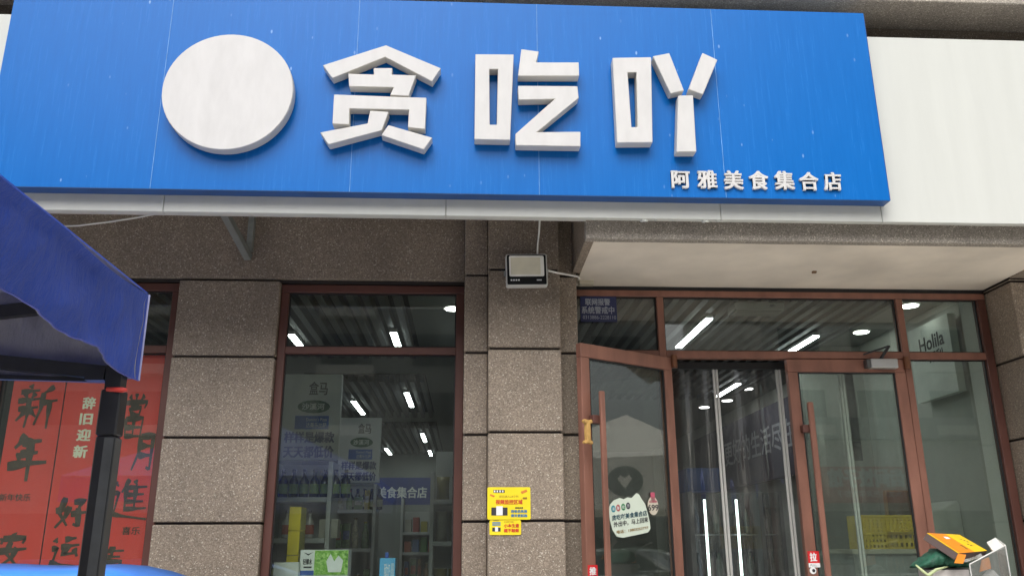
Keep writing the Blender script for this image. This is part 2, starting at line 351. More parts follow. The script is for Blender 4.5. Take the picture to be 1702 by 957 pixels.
SX0, SX1, SZ0, SZ1 = -2.818, 2.233, 3.383, 4.619
se = [SX0, P(270, 150, -.839).x, P(583, 280, -.839).x, P(896, 280, -.839).x, P(1204, 290, -.839).x, SX1]
box('panel_backing', SX0 + .01, SX1 - .01, -.832, -.757, SZ0 + .004, SZ1 - .004, M('pale_blue_core', (.3, .45, .66), .5), S)
for a, b_ in zip(se, se[1:]): box('blue_panel', a + .0012, b_ - .0012, -.839, -.8325, SZ0, SZ1, BLUE, S)
SEAM = M('pale_seam_sealant', (.16, .36, .66), .5, 0, .4, 12)
for a in se[1:-1]: box('seam', a - .0011, a + .0011, -.8402, -.8328, SZ0 + .001, SZ1 - .001, SEAM, S)
box('bottom_return', SX0, SX1, -.838, -.7575, SZ0 - .003, SZ0 - .0005, BLUED, S); box('side_return', SX1 + .0005, SX1 + .003, -.838, -.7575, SZ0, SZ1, BLUED, S)
def area(p): return sum(p[i][0] * p[(i + 1) % len(p)][1] - p[(i + 1) % len(p)][0] * p[i][1] for i in range(len(p)))
YL0, YL1 = -.912, -.846
def stroke(name, pts, org, sc_, parent, hole=None):
    cv = lambda q: [(P(org[0] + x / sc_, org[1] + y / sc_, YL0).x, P(org[0] + x / sc_, org[1] + y / sc_, YL0).z) for x, y in q]
    pts = cv(pts)
    g = G()
    if hole:
        h = cv(hole); v = [(x, YL0, z) for x, z in pts + h] + [(x, YL1, z) for x, z in pts + h]
        f = [(i, (i + 1) % 4, (i + 1) % 4 + 4, i + 4) for i in range(4)]
        f = [q[::-1] for q in f]
        f += [(i, i + 8, (i + 1) % 4 + 8, (i + 1) % 4)[::-1] for i in range(4)] + [(i + 4, (i + 1) % 4 + 4, (i + 1) % 4 + 12, i + 12)[::-1] for i in range(4)]
        g.add(v, f); nf = 4
    else:
        if area(pts) < 0: pts = pts[::-1]
        g.prism(pts, YL0, YL1); nf = 1
    o = g.put(name, LETW, parent, bevel=.0025); o.data.materials.append(LETS)
    for i, p in enumerate(o.data.polygons):
        if i >= nf: p.material_index = 1
    return o
o1 = (520, 60); k1 = 4.558
L1 = stroke('letter', [(75, 222), (553, 70), (970, 245), (903, 345), (548, 160), (147, 320)], o1, k1, S)
stroke('stroke', [(268, 285), (462, 292), (460, 243), (602, 243), (598, 292), (782, 298), (725, 455), (585, 448), (612, 390), (275, 382)], o1, k1, L1)
stroke('stroke', [(160, 443), (860, 468), (850, 705), (720, 692), (728, 560), (278, 550), (275, 672), (148, 665)], o1, k1, L1)
stroke('stroke', [(433, 565), (575, 574), (522, 715), (118, 822), (55, 730), (415, 662)], o1, k1, L1)
stroke('stroke', [(572, 675), (905, 770), (840, 860), (518, 752)], o1, k1, L1)
o2 = (770, 60)
L2 = stroke('letter', [(92, 138), (382, 140), (355, 788), (85, 782)], o2, k1, S, [(197, 252), (263, 252), (255, 672), (200, 672)])
stroke('stroke', [(440, 100), (573, 118), (553, 200), (875, 200), (878, 303), (415, 303)], o2, k1, L2)
stroke('stroke', [(415, 377), (865, 380), (875, 470), (558, 728), (888, 725), (888, 836), (398, 828), (395, 742), (693, 478), (420, 484)], o2, k1, L2)
o3 = (1000, 70)
L3 = stroke('letter', [(83, 120), (375, 115), (386, 760), (118, 762)], o3, k1, S, [(197, 232), (263, 230), (273, 643), (226, 645)])
stroke('stroke', [(388, 108), (513, 84), (624, 368), (522, 390)], o3, k1, L3)
stroke('stroke', [(765, 82), (878, 135), (768, 398), (660, 358)], o3, k1, L3)
stroke('stroke', [(580, 405), (693, 403), (718, 830), (568, 832)], o3, k1, L3)
for ch, (a, t_, b_, d_) in zip('阿雅美食集合店', [(170, 72, 316, 208), (374, 67, 528, 212), (584, 70, 733, 218), (782, 72, 933, 220), (982, 74, 1136, 220), (1177, 82, 1326, 226), (1369, 84, 1506, 226)]):
    ftext('small_letter', ch, 1080 + a / 4.728 + .8, 270 + t_ / 4.728 + .8, 1080 + b_ / 4.728 - .8, 270 + d_ / 4.728 - .8, -.8395, LETW, S, bold=.0036, depth=.014)
# round logo board (its printed figure is left blank)
dc = (P(268, 155, -.912) + P(487, 155, -.912)) / 2; rz_ = (P(380, 57, -.912).z - P(380, 249, -.912).z) / 2; cz = (P(380, 57, -.912).z + P(380, 249, -.912).z) / 2
rx_ = (P(487, 155, -.912).x - P(268, 155, -.912).x) / 2
dk = G().prism([(dc.x + rx_ * math.cos(k * math.pi / 32), cz + rz_ * math.sin(k * math.pi / 32)) for k in range(64)], -.906, -.846).put('logo_board', LETS, S, bevel=.003)
G().prism([(dc.x + rx_ * .992 * math.cos(k * math.pi / 32), cz + rz_ * .992 * math.sin(k * math.pi / 32)) for k in range(64)], -.912, -.9065).put('logo_face', LETW, dk)
# steel bracket under the sign
a = P(352, 352, -.55); b_ = P(413, 428, .145)
br = G().bar(P(372, 352, -.25), Vector((b_.x, b_.y, b_.z)), .045, .045).put('bracket', M('weathered_steel', (.2, .21, .2), .6, .3), S)
G().bar((b_.x + .008, .125, b_.z + .04), (b_.x + .008, .125, 3.8), .036, .05).put('post', STEEL, br)

# ================================================================== SHOP INTERIOR
ORD = ('first', 'second', 'third', 'fourth', 'fifth', 'sixth', 'seventh', 'eighth')
IW = M('interior_wall_paint', (.2, .21, .2), .8, 0, .05); IC = M('interior_ceiling_paint', (.2, .21, .2), .85, 0, .05)
struct(box('interior_floor', -3.4, 3.6, .52, 12.1, -.1, .012, M('floor_tile', (.3, .3, .29), .25)))
struct(box('interior_ceiling', -3.4, 3.6, .40, 12.1, 3.34, 3.4, IC))
struct(box('interior_wall', -3.5, -3.4, .44, 12.1, 0, 3.4, IW)); struct(box('interior_wall', 3.6, 3.7, .52, 12.1, 0, 3.4, M('side_wall_paint', (.38, .4, .36), .8, 0, .05))); struct(box('interior_wall', -3.5, 3.7, 12.1, 12.2, 0, 3.4, IW))
struct(box('interior_wall', .2, .26, .45, 4.5, 0, 3.33, M('dark_partition', (.1, .11, .1), .7)))
struct(box('interior_wall', -2.08, -2.0, .43, .9, 0, 3.33, M('white_partition', (.6, .61, .59), .7)))
SLAT = M('dark_slat', (.05, .052, .054), .55, 0, .2); PLEN = M('plenum_board', (.006, .006, .007), .9)
for x0, x1, y0, y1 in ((-3.1, -.63, .45, 2.88), (-1.95, -.63, 4.08, 6.8), (-1.95, -.63, 7.86, 11.75), (.42, 3.07, .45, 5.2)):
    pl = struct(box('slat_ceiling', x0, x1, y0, y1, 3.325, 3.338, PLEN))
    x = x0 + .03
    while x < x1 - .03: box('slat', x, x + .052, y0, y1, 3.245, 3.324, SLAT, pl); x += .112
LEDM = emit('led_tube_light', (.95, 1, 1), 22)
for x, y0, y1, lb in ((-1.645, 1.8, 2.25, 'short linear ceiling light at the left edge of the upper display window'), (-.785, 1.7, 2.5, 'linear ceiling light in the upper pane of the display window'),
                      (-1.55, 5.2, 6.25, 'linear ceiling light in the second slat bay, left one'), (-.865, 4.6, 5.62, 'linear ceiling light in the second slat bay, right one'),
                      (-1.615, 10.4, 11.4, 'farthest linear ceiling light, on the left of the third slat bay'), (-.86, 8.3, 9.35, 'linear ceiling light nearest the window in the third slat bay'), (-.847, 10.8, 11.6, 'farthest linear ceiling light, on the right of the third slat bay'),
                      (1.727, 1.15, 2.18, 'long linear ceiling light left above the doors'), (2.805, 1.7, 2.59, 'long linear ceiling light right above the doors'), (2.82, 3.92, 4.79, 'linear ceiling light seen through the open doorway'),
                      (.75, 2.6, 3.5, 'linear ceiling light seen through the open door leaf')):
    t_ = thing('linear_light', (x, (y0 + y1) / 2, 3.2), lb, 'ceiling light', 'linear ceiling lights')
    box('light_housing', x - .03, x + .03, y0, y1, 3.215, 3.243, M('light_body', (.5, .5, .5), .5), t_); box('diffuser', x - .026, x + .026, y0 + .01, y1 - .01, 3.205, 3.214, LEDM, t_)
DLM = emit('downlight_lens', (1, .98, .94), 10)
for x, y, lb in ((3.35, 1.14, 'round downlight in the side pane right of the doors'), (3.35, 2.01, 'round downlight above the right door leaf'), (3.23, 4.87, 'round downlight nearest in the open doorway'), (3.24, 5.73, 'middle round downlight in the open doorway'), (3.09, 6.3, 'farthest round downlight in the doorway'), (-.285, 1.35, 'round downlight at the right edge of the display window')):
    t_ = thing('downlight', (x, y, 3.31), lb, 'ceiling light', 'round downlights')
    G().lathe([(.075, 0), (.085, .006), (.085, .012)], (x, y, 3.325), 20).put('bezel', WHITE, t_); G().lathe([(.066, 0), (.066, .004)], (x, y, 3.32), 20).put('lens', DLM, t_)
t_ = thing('ceiling_unit', (2.0, .9, 3.2), 'grey flat air outlet on the slat ceiling above the doors', 'air outlet')
box('outlet_body', 1.82, 2.2, .8, .98, 3.19, 3.244, M('outlet_grey', (.2, .21, .21), .6), t_, bevel=.004)
for k in range(4): box('louvre', 1.84, 2.18, .82 + .04 * k, .845 + .04 * k, 3.182, 3.189, M('outlet_louvre', (.14, .15, .15), .6), t_)
# bulkhead with lettering along the right wall, light panel by the door
tag(box('bulkhead_banner', 3.42, 3.5, 2.6, 8.2, 2.25, 3.1, M('dark_violet_board', (.05, .048, .075), .6)), 'dark violet lettered bulkhead along the right inner wall', 'banner')
bb = [o for o in COL.objects if o.name.startswith('bulkhead_banner')][0]
GREYT = M('grey_lettering', (.3, .31, .33), .6)
text('lettering', '更好的生活尽在', (3.419, 6.6, 2.55), (0, -2.6, 0), (0, 0, .32), GREYT, bb, bold=.006)
hp = tag(box('wall_panel', 3.5, 3.56, .9, 1.5, 2.6, 3.2, M('pale_green_panel', (.5, .55, .5), .6)), 'pale panel with dark lettering behind the right side pane', 'panel')
text('lettering', 'Holila', (3.499, 1.35, 2.985), (0, -.36, 0), (0, 0, .11), BLACK, hp, bold=.004); text('lettering', '好利', (3.499, 1.23, 2.88), (0, -.2, 0), (0, 0, .085), BLACK, hp, bold=.003)

GS = M('gondola_white', (.45, .46, .45), .5, 0, .04); HD = M('header_board_grey', (.58, .59, .6), .6, 0, .04)
NAVY = M('navy_print', (.03, .04, .14), .6); INKD = M('dark_print', (.03, .03, .035), .6); GRN = M('green_print', (.02, .1, .05), .5); BLP = M('blue_print', (.03, .1, .42), .5); WHP = M('white_print', (.75, .76, .76), .5)
def shelf_unit(x0, x1, Y, zs, lb, head=True, ht=2.72):
    t_ = thing('shelf_unit', ((x0 + x1) / 2, Y, 0), lb, 'shelf')
    box('back_panel', x0, x1, Y, Y + .04, 0, 2.1 if head else ht, GS, t_)
    for z in zs: box('shelf_board', x0, x1, Y - .3, Y - .001, z - .035, z, GS, t_, bevel=.003)
    for x in (x0 - .032, x1 + .002): box('upright', x, x + .03, Y - .3, Y + .04, 0, 2.1, GS, t_)
    if head:
        h = box('header_board', x0 - .03, x1 + .03, Y - .06, Y - .002, 2.13, 2.78, HD, t_, bevel=.003)
        w = x1 - x0; y = Y - .0605
        wtext('lettering', '盒马', x0 + .44 * w, x0 + .8 * w, 2.62, 2.72, y, INKD, h, bold=.002)
        G().prism([(x0 + w * (.55 + .32 * math.cos(k * math.pi / 8) ** 1), 2.53 + .05 * math.sin(k * math.pi / 8)) for k in range(16)], y - .004, y - .0005).put('green_badge', GRN, h)
        wtext('lettering', '沙溪河', x0 + .32 * w, x0 + .76 * w, 2.505, 2.555, y - .0045, WHP, h, bold=.001)
        box('blue_badge', x0 + .2 * w, x0 + .86 * w, y - .004, y - .0005, 2.36, 2.46, BLP, h); wtext('lettering', "Domino's Pizza", x0 + .42 * w, x0 + .82 * w, 2.42, 2.445, y - .0045, WHP, h); wtext('lettering', '达美乐比萨', x0 + .42 * w, x0 + .82 * w, 2.37, 2.41, y - .0045, WHP, h)
        wtext('lettering', '样样是爆款', x0 + .02 * w, x0 + .98 * w, 2.26, 2.34, y, NAVY, h, bold=.003); wtext('lettering', '天天都低价', x0 + .02 * w, x0 + .98 * w, 2.15, 2.235, y, NAVY, h, bold=.003)
    return t_
a = P(470, 745, 1.3).x; b_ = P(556, 745, 1.3).x
shelf_unit(a, b_, 1.36, (.5, 1.0, 1.57, 1.85), 'white shelf unit with lettered header just behind the display window')
shelf_unit(P(566, 780, 3.6).x, P(626, 780, 3.6).x, 3.66, (.5, 1.0, 1.5, 1.86), 'smaller looking shelf unit with the same header farther inside')
shelf_unit(-.43, .16, 2.3, (.5, 1.0, 1.55, 1.88), 'shelf end at the right edge of the display window', False, 2.3)
shelf_unit(-.95, -.42, 6.2, (.6, 1.1, 1.45, 1.69), 'dim goods rack below the blue banner at the back', False, 1.95)
# bottles: dark necked sauce bottles on the upper shelf, clear drink bottles below
GLB = M('dark_glass', (.03, .035, .025), .15); LBL = M('green_label', (.22, .3, .1), .5); CLB = M('milky_plastic', (.45, .42, .4), .2); RDL = M('red_label', (.4, .08, .05), .5)
def bottle(x, y, z, h, body, lab, name, lb, grp):
    t_ = thing(name, (x, y, z), lb, 'bottle', grp); r = h * .17
    G().lathe([(r * .95, 0), (r, h * .05), (r, h * .58), (r * .38, h * .75), (r * .36, h * .9)], (x, y, z), 12).put('glass_body', body, t_, smooth=True)
    G().lathe([(r * 1.03, h * .14), (r * 1.03, h * .48)], (x, y, z), 12).put('paper_label', lab, t_); G().lathe([(r * .42, h * .9), (r * .42, h)], (x, y, z), 10).put('cap', INKD, t_)
for k in range(7): bottle(a + .05 + k * .075, 1.16, 1.85, .2, GLB, LBL, 'sauce_bottle', '%s dark sauce bottle from the left on the upper white shelf' % ORD[k], 'sauce bottles on the upper shelf')
for k in range(3): bottle(a + .1 + k * .08, 1.14, 1.57, .19, CLB, RDL, 'drink_bottle', '%s clear drink bottle from the left on the lower shelf' % ORD[k], 'drink bottles on the lower shelf')
for k in range(5):
    x = a + .36 + k * .055 if k < 3 else -.9 + .06 * k
    bottle(-1.02 - k * .07 , 3.45, 1.86, .2, GLB, M('pale_label', (.4, .4, .3), .5), 'sauce_bottle', '%s small bottle from the right on the farther shelf unit' % ORD[k], 'bottles on the farther shelf unit')
OLV = M('olive_pouch', (.2, .17, .05), .4); PK = [M('pack_%d' % i, c, .45) for i, c in enumerate([(.4, .1, .05), (.35, .3, .05), (.05, .12, .3), (.4, .38, .33), (.1, .25, .08), (.3, .06, .05)])]
def pouch(x, y, z, w, h, m, lb, grp):
    g = G(); n = 6
    for k in range(n + 1):
        t_ = k / n; d = .045 * math.sin(math.pi * (1 - t_) * .8 + .25); ww = w * (1 - .12 * math.sin(math.pi * t_))
        g.v += [(x - ww / 2, y - .004, z + h * t_), (x, y - d, z + h * t_), (x + ww / 2, y - .004, z + h * t_), (x, y + d, z + h * t_)]
    for k in range(n):
        for j in range(4): g.f.append((4 * k + j, 4 * k + (j + 1) % 4, 4 * k + 4 + (j + 1) % 4, 4 * k + 4 + j))
    g.f += [(3, 2, 1, 0), (4 * n, 4 * n + 1, 4 * n + 2, 4 * n + 3)]
    tag(g.put('snack_pouch', m, smooth=True), lb, 'pouch', grp)
for k in range(2): pouch(-.36 + k * .13, 2.1, 1.88, .11, .19, OLV, '%s olive pouch from the left on the top board of the shelf end' % ORD[k], 'olive pouches on the shelf end')
for k in range(3): pouch(-.37 + k * .12, 2.1, 1.55, .1, .24, PK[3], '%s pale pouch from the left on the middle board of the shelf end' % ORD[k], 'pale pouches on the shelf end')
for k in range(3): pouch(-.37 + k * .12, 2.1, 1.0, .11, .34, OLV, '%s tall olive pouch from the left, lower board of the shelf end' % ORD[k], 'tall pouches on the shelf end')
for r_, z in enumerate((1.45, 1.69)):
    for k in range(5):
        tag(box('goods_pack', -.93 + k * .1, -.85 + k * .1, 5.95, 6.1, z, z + .13 + .05 * ((k * 7 + r_) % 3) / 2, PK[(k * 2 + r_ * 3) % 6], bevel=.004), '%s coloured pack from the left in the %s row of the back rack' % (ORD[k], ('lower', 'upper')[r_]), 'pack', ('upper row of packs', 'lower row of packs')[1 - r_])
for k in range(4): tag(box('goods_pack', a + .33 + .07 * (k % 2) * 1.2, a + .38 + .07 * (k % 2) * 1.2, 1.12 + .07 * (k // 2), 1.17 + .07 * (k // 2), 1.5705, 1.7, PK[3], bevel=.003), 'pale carton beside the drink bottles, %s' % ('front left', 'front right', 'back left', 'back right')[k], 'carton', 'pale cartons on the lower shelf')
# more stock: mixed packs along the boards
GD = [M('stock_%d' % i, c, .45, 0, .5, 35) for i, c in enumerate([(.3, .28, .2), (.36, .3, .06), (.08, .14, .06), (.3, .07, .05), (.07, .1, .22), (.4, .39, .36), (.2, .12, .06), (.15, .22, .1)])]
def stock(x0, x1, y, z, hmax, where, seed):
    rr = random.Random(seed); x = x0; k = 0
    while x < x1 - .04 and k < 8:
        w = rr.uniform(.045, .1); h = rr.uniform(.55, 1) * hmax; m = rr.choice(GD)
        if rr.random() < .55: o = box('stock_pack', x, min(x1, x + w), y, y + .07, z + .001, z + h, m, bevel=.004); box('stock_label', x + .008, min(x1, x + w) - .008, y - .002, y - .0005, z + h * .35, z + h * .7, rr.choice(GD), o); n = 'pack'
        else: o = G().lathe([(w * .4, 0), (w * .44, h * .1), (w * .44, h * .62), (w * .2, h * .8), (w * .2, h)], (x + w / 2, y + .035, z + .001), 10).put('stock_jar', m, smooth=True); G().lathe([(w * .22, h), (w * .22, h + .015)], (x + w / 2, y + .035, z + .001), 10).put('lid', rr.choice(GD), o); n = 'jar'
        tag(o, '%s item from the left %s' % (ORD[k], where), n, 'mixed stock on the shelves'); x += w + rr.uniform(.006, .02); k += 1
stock(a, b_, 1.1, 1.0, .4, 'on the lowest visible board behind the window', 1)
stock(a + .3, b_, 1.22, 1.85, .2, 'in the second row of the upper white shelf', 2); stock(a + .34, b_, 1.24, 1.57, .22, 'behind the pale cartons on the lower shelf', 3)
xa_, xb_ = P(566, 780, 3.6).x, P(626, 780, 3.6).x
for i_, (z, h) in enumerate(((1.0, .36), (1.5, .28), (1.86, .2))): stock(xa_, xb_, 3.4, z, h, ('on the low board of the farther unit', 'on the middle board of the farther unit', 'in front on the top board of the farther unit')[i_], 10 + i_)
for i_, (z, h) in enumerate(((1.0, .3), (1.1, .28))): stock(-.94 + .02 * i_, -.44, 5.92 - .001 * i_, z if i_ else .6, h, ('on the lowest board of the back rack', 'on the middle board of the back rack')[i_], 20 + i_)
# banner on the back wall
bn = tag(box('blue_banner', P(622, 815, 6.15).x, P(742, 815, 6.15).x, 6.16, 6.2, P(690, 838, 6.15).z, P(690, 793, 6.15).z, M('deep_blue_board', (.03, .045, .2), .5)), 'deep blue banner with white lettering at the back of the shop', 'banner')
ftext('lettering', '美食集合店', 626, 809, 709, 827, 6.159, WHP, bn, bold=.004)
box('white_post', -.28, -.19, 6.3, 6.36, 0, 2.3, GS, bn)
# display counter and cartons in the window
t_ = thing('display_counter', (-.8, .6, 0), 'low white display counter inside the window', 'counter')
box('counter_top', -1.34, -.22, .33, .95, .97, 1.0, GS, t_); box('counter_body', -1.32, -.24, .36, .93, .02, .969, GS, t_)
YEL = M('yellow_carton', (.72, .56, .02), .45, 0, .06); YED = M('olive_carton_side', (.42, .38, .06), .5, 0, .3, 40)
for k in range(5):
    o = box('yellow_box', -1.325, -1.25, .62, .82, 1.001 + k * .153, 1.151 + k * .153, YEL, bevel=.002)
    box('side_print', -1.2495, -1.249, .625, .815, 1.006 + k * .153, 1.146 + k * .153, YED, o)
    tag(o, 'yellow carton, %s of the stack at the left window edge' % ('lowest', 'second', 'middle', 'fourth', 'topmost')[k], 'carton', 'stacked yellow cartons')
def leafy():
    m, t, b = newmat('green_leaf_print'); v = noise(t, 45, pos(t), 4, .7)
    t.links.new(ramp(t, v, [(.3, (.03, .14, .01)), (.5, (.2, .45, .05)), (.65, (.5, .7, .25)), (.78, (.85, .9, .7))]), b.inputs['Base Color']); return m
LEAF = leafy()
for k, (z0, z1) in enumerate(((1.338, 1.492), (1.17, 1.336), (1.002, 1.168))):
    x0 = P(500, 930, .5).x; x1 = P(580, 930, .5).x; xm = P(524, 930, .5).x
    o = tag(box('drink_carton', x0, x1, .47, .62, z0, z1, WHP, bevel=.002), ('top green and white drink carton of the stack in the window', 'second green and white drink carton of the stack in the window', 'lowest green and white drink carton of the stack in the window')[k], 'carton', 'green drink cartons')
    box('leaf_print', xm, x1 - .001, .4685, .4699, z0 + .003, z1 - .003, LEAF, o); box('blue_strip', x0 + .001, xm - .001, .4685, .4699, z0 + .003, z0 + .03, BLP, o)
    G().prism([(x0 + .12 + .06, z0 + .02), (x0 + .12 + .14, z0 + .02), (x0 + .12 + .15, z0 + .09), (x0 + .24, z0 + .12), (x0 + .215, z0 + .085), (x0 + .19, z0 + .13), (x0 + .165, z0 + .085)], .467, .4684).put('splash_print', WHP, o)
    wtext('lettering', '轻椰水', x0 + .02, xm - .015, z0 + .065, z0 + .1, .4698, INKD, o, bold=.001); G().prism([(x0 + .02, z0 + .14), (x0 + .05, z0 + .12), (x0 + .08, z0 + .14), (x0 + .05, z0 + .13)], .4685, .4699).put('emblem', INKD, o); box('emblem', x0 + .025, x0 + .075, .4685, .4699, z0 + .045, z0 + .055, INKD, o)
o = tag(box('white_carton', P(455, 940, .42).x, P(497, 940, .42).x, .41, .55, 1.002, P(470, 934, .42).z, M('dull_white_card', (.55, .56, .53), .6, 0, .05), bevel=.003), 'plain off white carton at the lower left of the window', 'carton')
x0 = P(631, 940, .45).x; x1 = P(657, 940, .45).x; zt = P(640, 927, .45).z
o = tag(box('blue_carton', x0, x1, .44, .54, 1.002, zt, M('sky_blue_card', (.1, .4, .72), .4), bevel=.003), 'sky blue drink carton standing alone in the window', 'carton')
box('white_lid', x0 + .03, x0 + .05, .48, .5, zt, zt + .035, BLP, o); wtext('lettering', '酸奶', x0 + .03, x1 - .03, zt - .14, zt - .03, .4395, WHP, o)
for k in range(4): box('print_line', x1 - .025 + .005 * k, x1 - .023 + .005 * k, .4385, .4397, zt - .12, zt - .03, WHP, o)

# cooler seen through the doorway
t_ = thing('drink_cooler', (2.3, 3.3, 0), 'tall drink cooler with bright vertical tubes in the doorway', 'cooler')
cx0 = P(1146, 850, 3.0).x; cx1 = P(1302, 850, 3.0).x
COOLD = M('cooler_dark', (.03, .034, .05), .3)
box('cabinet', cx0, cx1, 3.25, 3.8, 0, 2.0, COOLD, t_); box('header', cx0, P(1200, 850, 3.0).x, 3.0, 3.8, 2.001, 2.22, M('tent_reflection_blue', (.015, .045, .14), .4), t_)  # added blue header stands in for the tent's reflection in the curtain
for x in (cx0, P(1262, 850, 3.0).x, cx1 - .04): box('upright', x, x + .04, 3.0, 3.249, 0, 2.0, M('cooler_trim', (.2, .21, .22), .3, .6), t_)
CBM = [M('dim_bottle_%d' % i, c, .3) for i, c in enumerate(((.05, .06, .09), (.09, .07, .06), (.05, .07, .06)))]
TUBE = emit('cooler_tube_light', (.9, .97, 1), 4)
for u in (1173, 1226): x = P(u, 850, 3.05).x; G().tube([(x, 3.07, .2), (x, 3.07, 1.93)], .012, 10).put('light_tube', TUBE, t_)
for z in (.4, .8, 1.2, 1.6): box('wire_shelf', cx0 + .045, cx1 - .045, 3.1, 3.249, z, z + .012, M('wire_grey', (.25, .26, .27), .4), t_)
for z in (.412, .812, 1.212, 1.612):
    for k in range(8):
        if 2.9 < z: continue
        tag(G().lathe([(.03, 0), (.033, .02), (.033, .16), (.013, .2), (.013, .23)], (cx0 + .1 + k * (cx1 - cx0 - .2) / 7, 3.17, z), 9).put('cooler_bottle', CBM[k % 3], smooth=True), '%s bottle from the left on the %s shelf of the drink cooler' % (ORD[k], {.412: 'lowest', .812: 'second', 1.212: 'third', 1.612: 'top'}[z]), 'bottle', 'bottles in the cooler')
box('door_pane', cx0 + .041, P(1262, 850, 3.0).x - .001, 2.98, 2.985, .05, 1.99, GLASS, t_); box('door_pane', P(1262, 850, 3.0).x + .041, cx1 - .041, 2.98, 2.985, .05, 1.99, GLASS, t_)
# checkout counter behind the right door leaf
t_ = thing('checkout_counter', (2.75, 1.35, 0), 'grey checkout counter behind the right door leaf', 'counter')
x0 = P(1416, 912, 1.1).x; x1 = 3.4; zc = P(1470, 912, 1.1).z
box('counter_body', x0 + .02, x1, 1.13, 1.6, .013, zc - .031, M('counter_grey', (.3, .32, .31), .5, 0, .2), t_); box('counter_top', x0, x1, 1.1, 1.62, zc - .03, zc, M('counter_edge', (.5, .48, .38), .5), t_)
YC = M('yellow_crate_plastic', (.75, .55, .03), .4)
def crate(x0, x1, z0, z1, y0, y1, lb, nx, nz):
    t_ = thing('plastic_crate', ((x0 + x1) / 2, (y0 + y1) / 2, z0), lb, 'crate', 'yellow crates on the checkout counter')
    g = G(); w = (x1 - x0) / nx; h = (z1 - z0) / nz                       # perforated front: a grid of bars
    for i in range(nx + 1): g.box(max(x0, x0 + i * w - w * .28), min(x1, x0 + i * w + w * .28), y0, y0 + .008, z0, z1)
    for j in range(nz + 1): g.box(x0, x1, y0 + .0012, y0 + .0068, max(z0, z0 + j * h - h * .28), min(z1, z0 + j * h + h * .28))
    g.put('front_grille', YC, t_)['kind'] = 'stuff'
    box('back_wall', x0, x1, y1 - .006, y1, z0, z1, YC, t_); box('side_wall', x0, x0 + .006, y0 + .009, y1 - .007, z0, z1, YC, t_); box('side_wall', x1 - .006, x1, y0 + .009, y1 - .007, z0, z1, YC, t_); box('crate_floor', x0 + .007, x1 - .007, y0 + .009, y1 - .007, z0, z0 + .006, YC, t_); box('rim', x0 - .006, x1 + .006, y0 - .006, y0 - .0005, z1 - .018, z1, YC, t_, bevel=.002)
q0 = P(1437, 884, 1.12); q1 = P(1522, 855, 1.12)
crate(q0.x, q1.x, q0.z, q1.z, 1.14, 1.4, 'upper yellow perforated crate on the counter', 13, 5)
crate(q0.x, P(1475, 884, 1.12).x, zc + .001, q0.z - .001, 1.14, 1.4, 'lower yellow crate, left one under the wide crate', 6, 3)
crate(P(1477, 884, 1.12).x, q1.x, zc + .001, q0.z - .001, 1.2, 1.4, 'lower yellow crate, right one under the wide crate', 6, 2)
t_ = thing('picture_frame', (P(1500, 840, 1.5).x, 1.5, P(1500, 855, 1.5).z), 'brown framed board standing behind the yellow crates', 'frame')
p0 = P(1478, 862, 1.5); p1 = P(1540, 817, 1.5)
box('frame_back', p0.x, p1.x, 1.5, 1.52, zc, p1.z, M('brown_board', (.13, .09, .06), .6), t_); box('frame_edge', p0.x - .012, p0.x, 1.49, 1.53, zc, p1.z + .012, M('tan_wood', (.4, .24, .12), .5), t_); box('frame_edge', p0.x, p1.x, 1.49, 1.53, p1.z, p1.z + .012, M('tan_wood', (.4, .24, .12), .5), t_)
# things behind the side pane
struct(box('interior_wall', 3.0, 3.6, 2.6, 2.66, 0, 3.33, M('grey_partition', (.3, .31, .28), .7)))
p0 = P(1583, 832, 2.58); p1 = P(1632, 773, 2.58)
o = tag(box('reflection_board', p0.x, p1.x, 2.58, 2.599, p0.z, p1.z, M('reflection_white', (.62, .64, .6), .6)), 'white board with a dark patch standing in for a reflection in the side pane', 'poster')  # added board, painted like a reflection in the side pane
box('picture_print', p0.x + .03, p1.x - .06, 2.577, 2.579, p0.z + .08, p1.z - .12, M('reflection_dark', (.12, .15, .12), .6, 0, .8, 14), o)
p0 = P(1548, 890, 1.3); p1 = P(1645, 832, 1.3)
g = G(); n = 10
for j in range(n + 1):
    x = p0.x + (p1.x - p0.x) * j / n; zt = p1.z - .1 * max(0, .5 - j / n) ** 1.2 * 2 - (.03 if j == n else 0) + .008 * math.sin(j * 1.7)
    g.v += [(x, 1.3 - .02 * math.sin(j * 1.3), zc - .3), (x, 1.3 - .01 * math.cos(j), zt - .02), (x, 1.33, zt), (x, 1.7, zt), (x, 1.75, zc - .3)]
for j in range(n):
    for k in range(4): g.f.append((5 * j + k, 5 * j + 5 + k, 5 * j + 6 + k, 5 * j + 1 + k))
g.f += [(0, 1, 2, 3, 4), tuple(5 * n + q for q in (4, 3, 2, 1, 0))]
tag(g.put('draped_machine', M('pale_cloth', (.5, .52, .47), .9, bmp=.3, bscale=25), smooth=True), 'pale cloth draped over a machine behind the side pane', 'cloth cover')
box('cabinet_base', p0.x, p1.x, 1.32, 1.7, .013, zc - .28, GS, [o for o in COL.objects if o.name == 'draped_machine'][0])

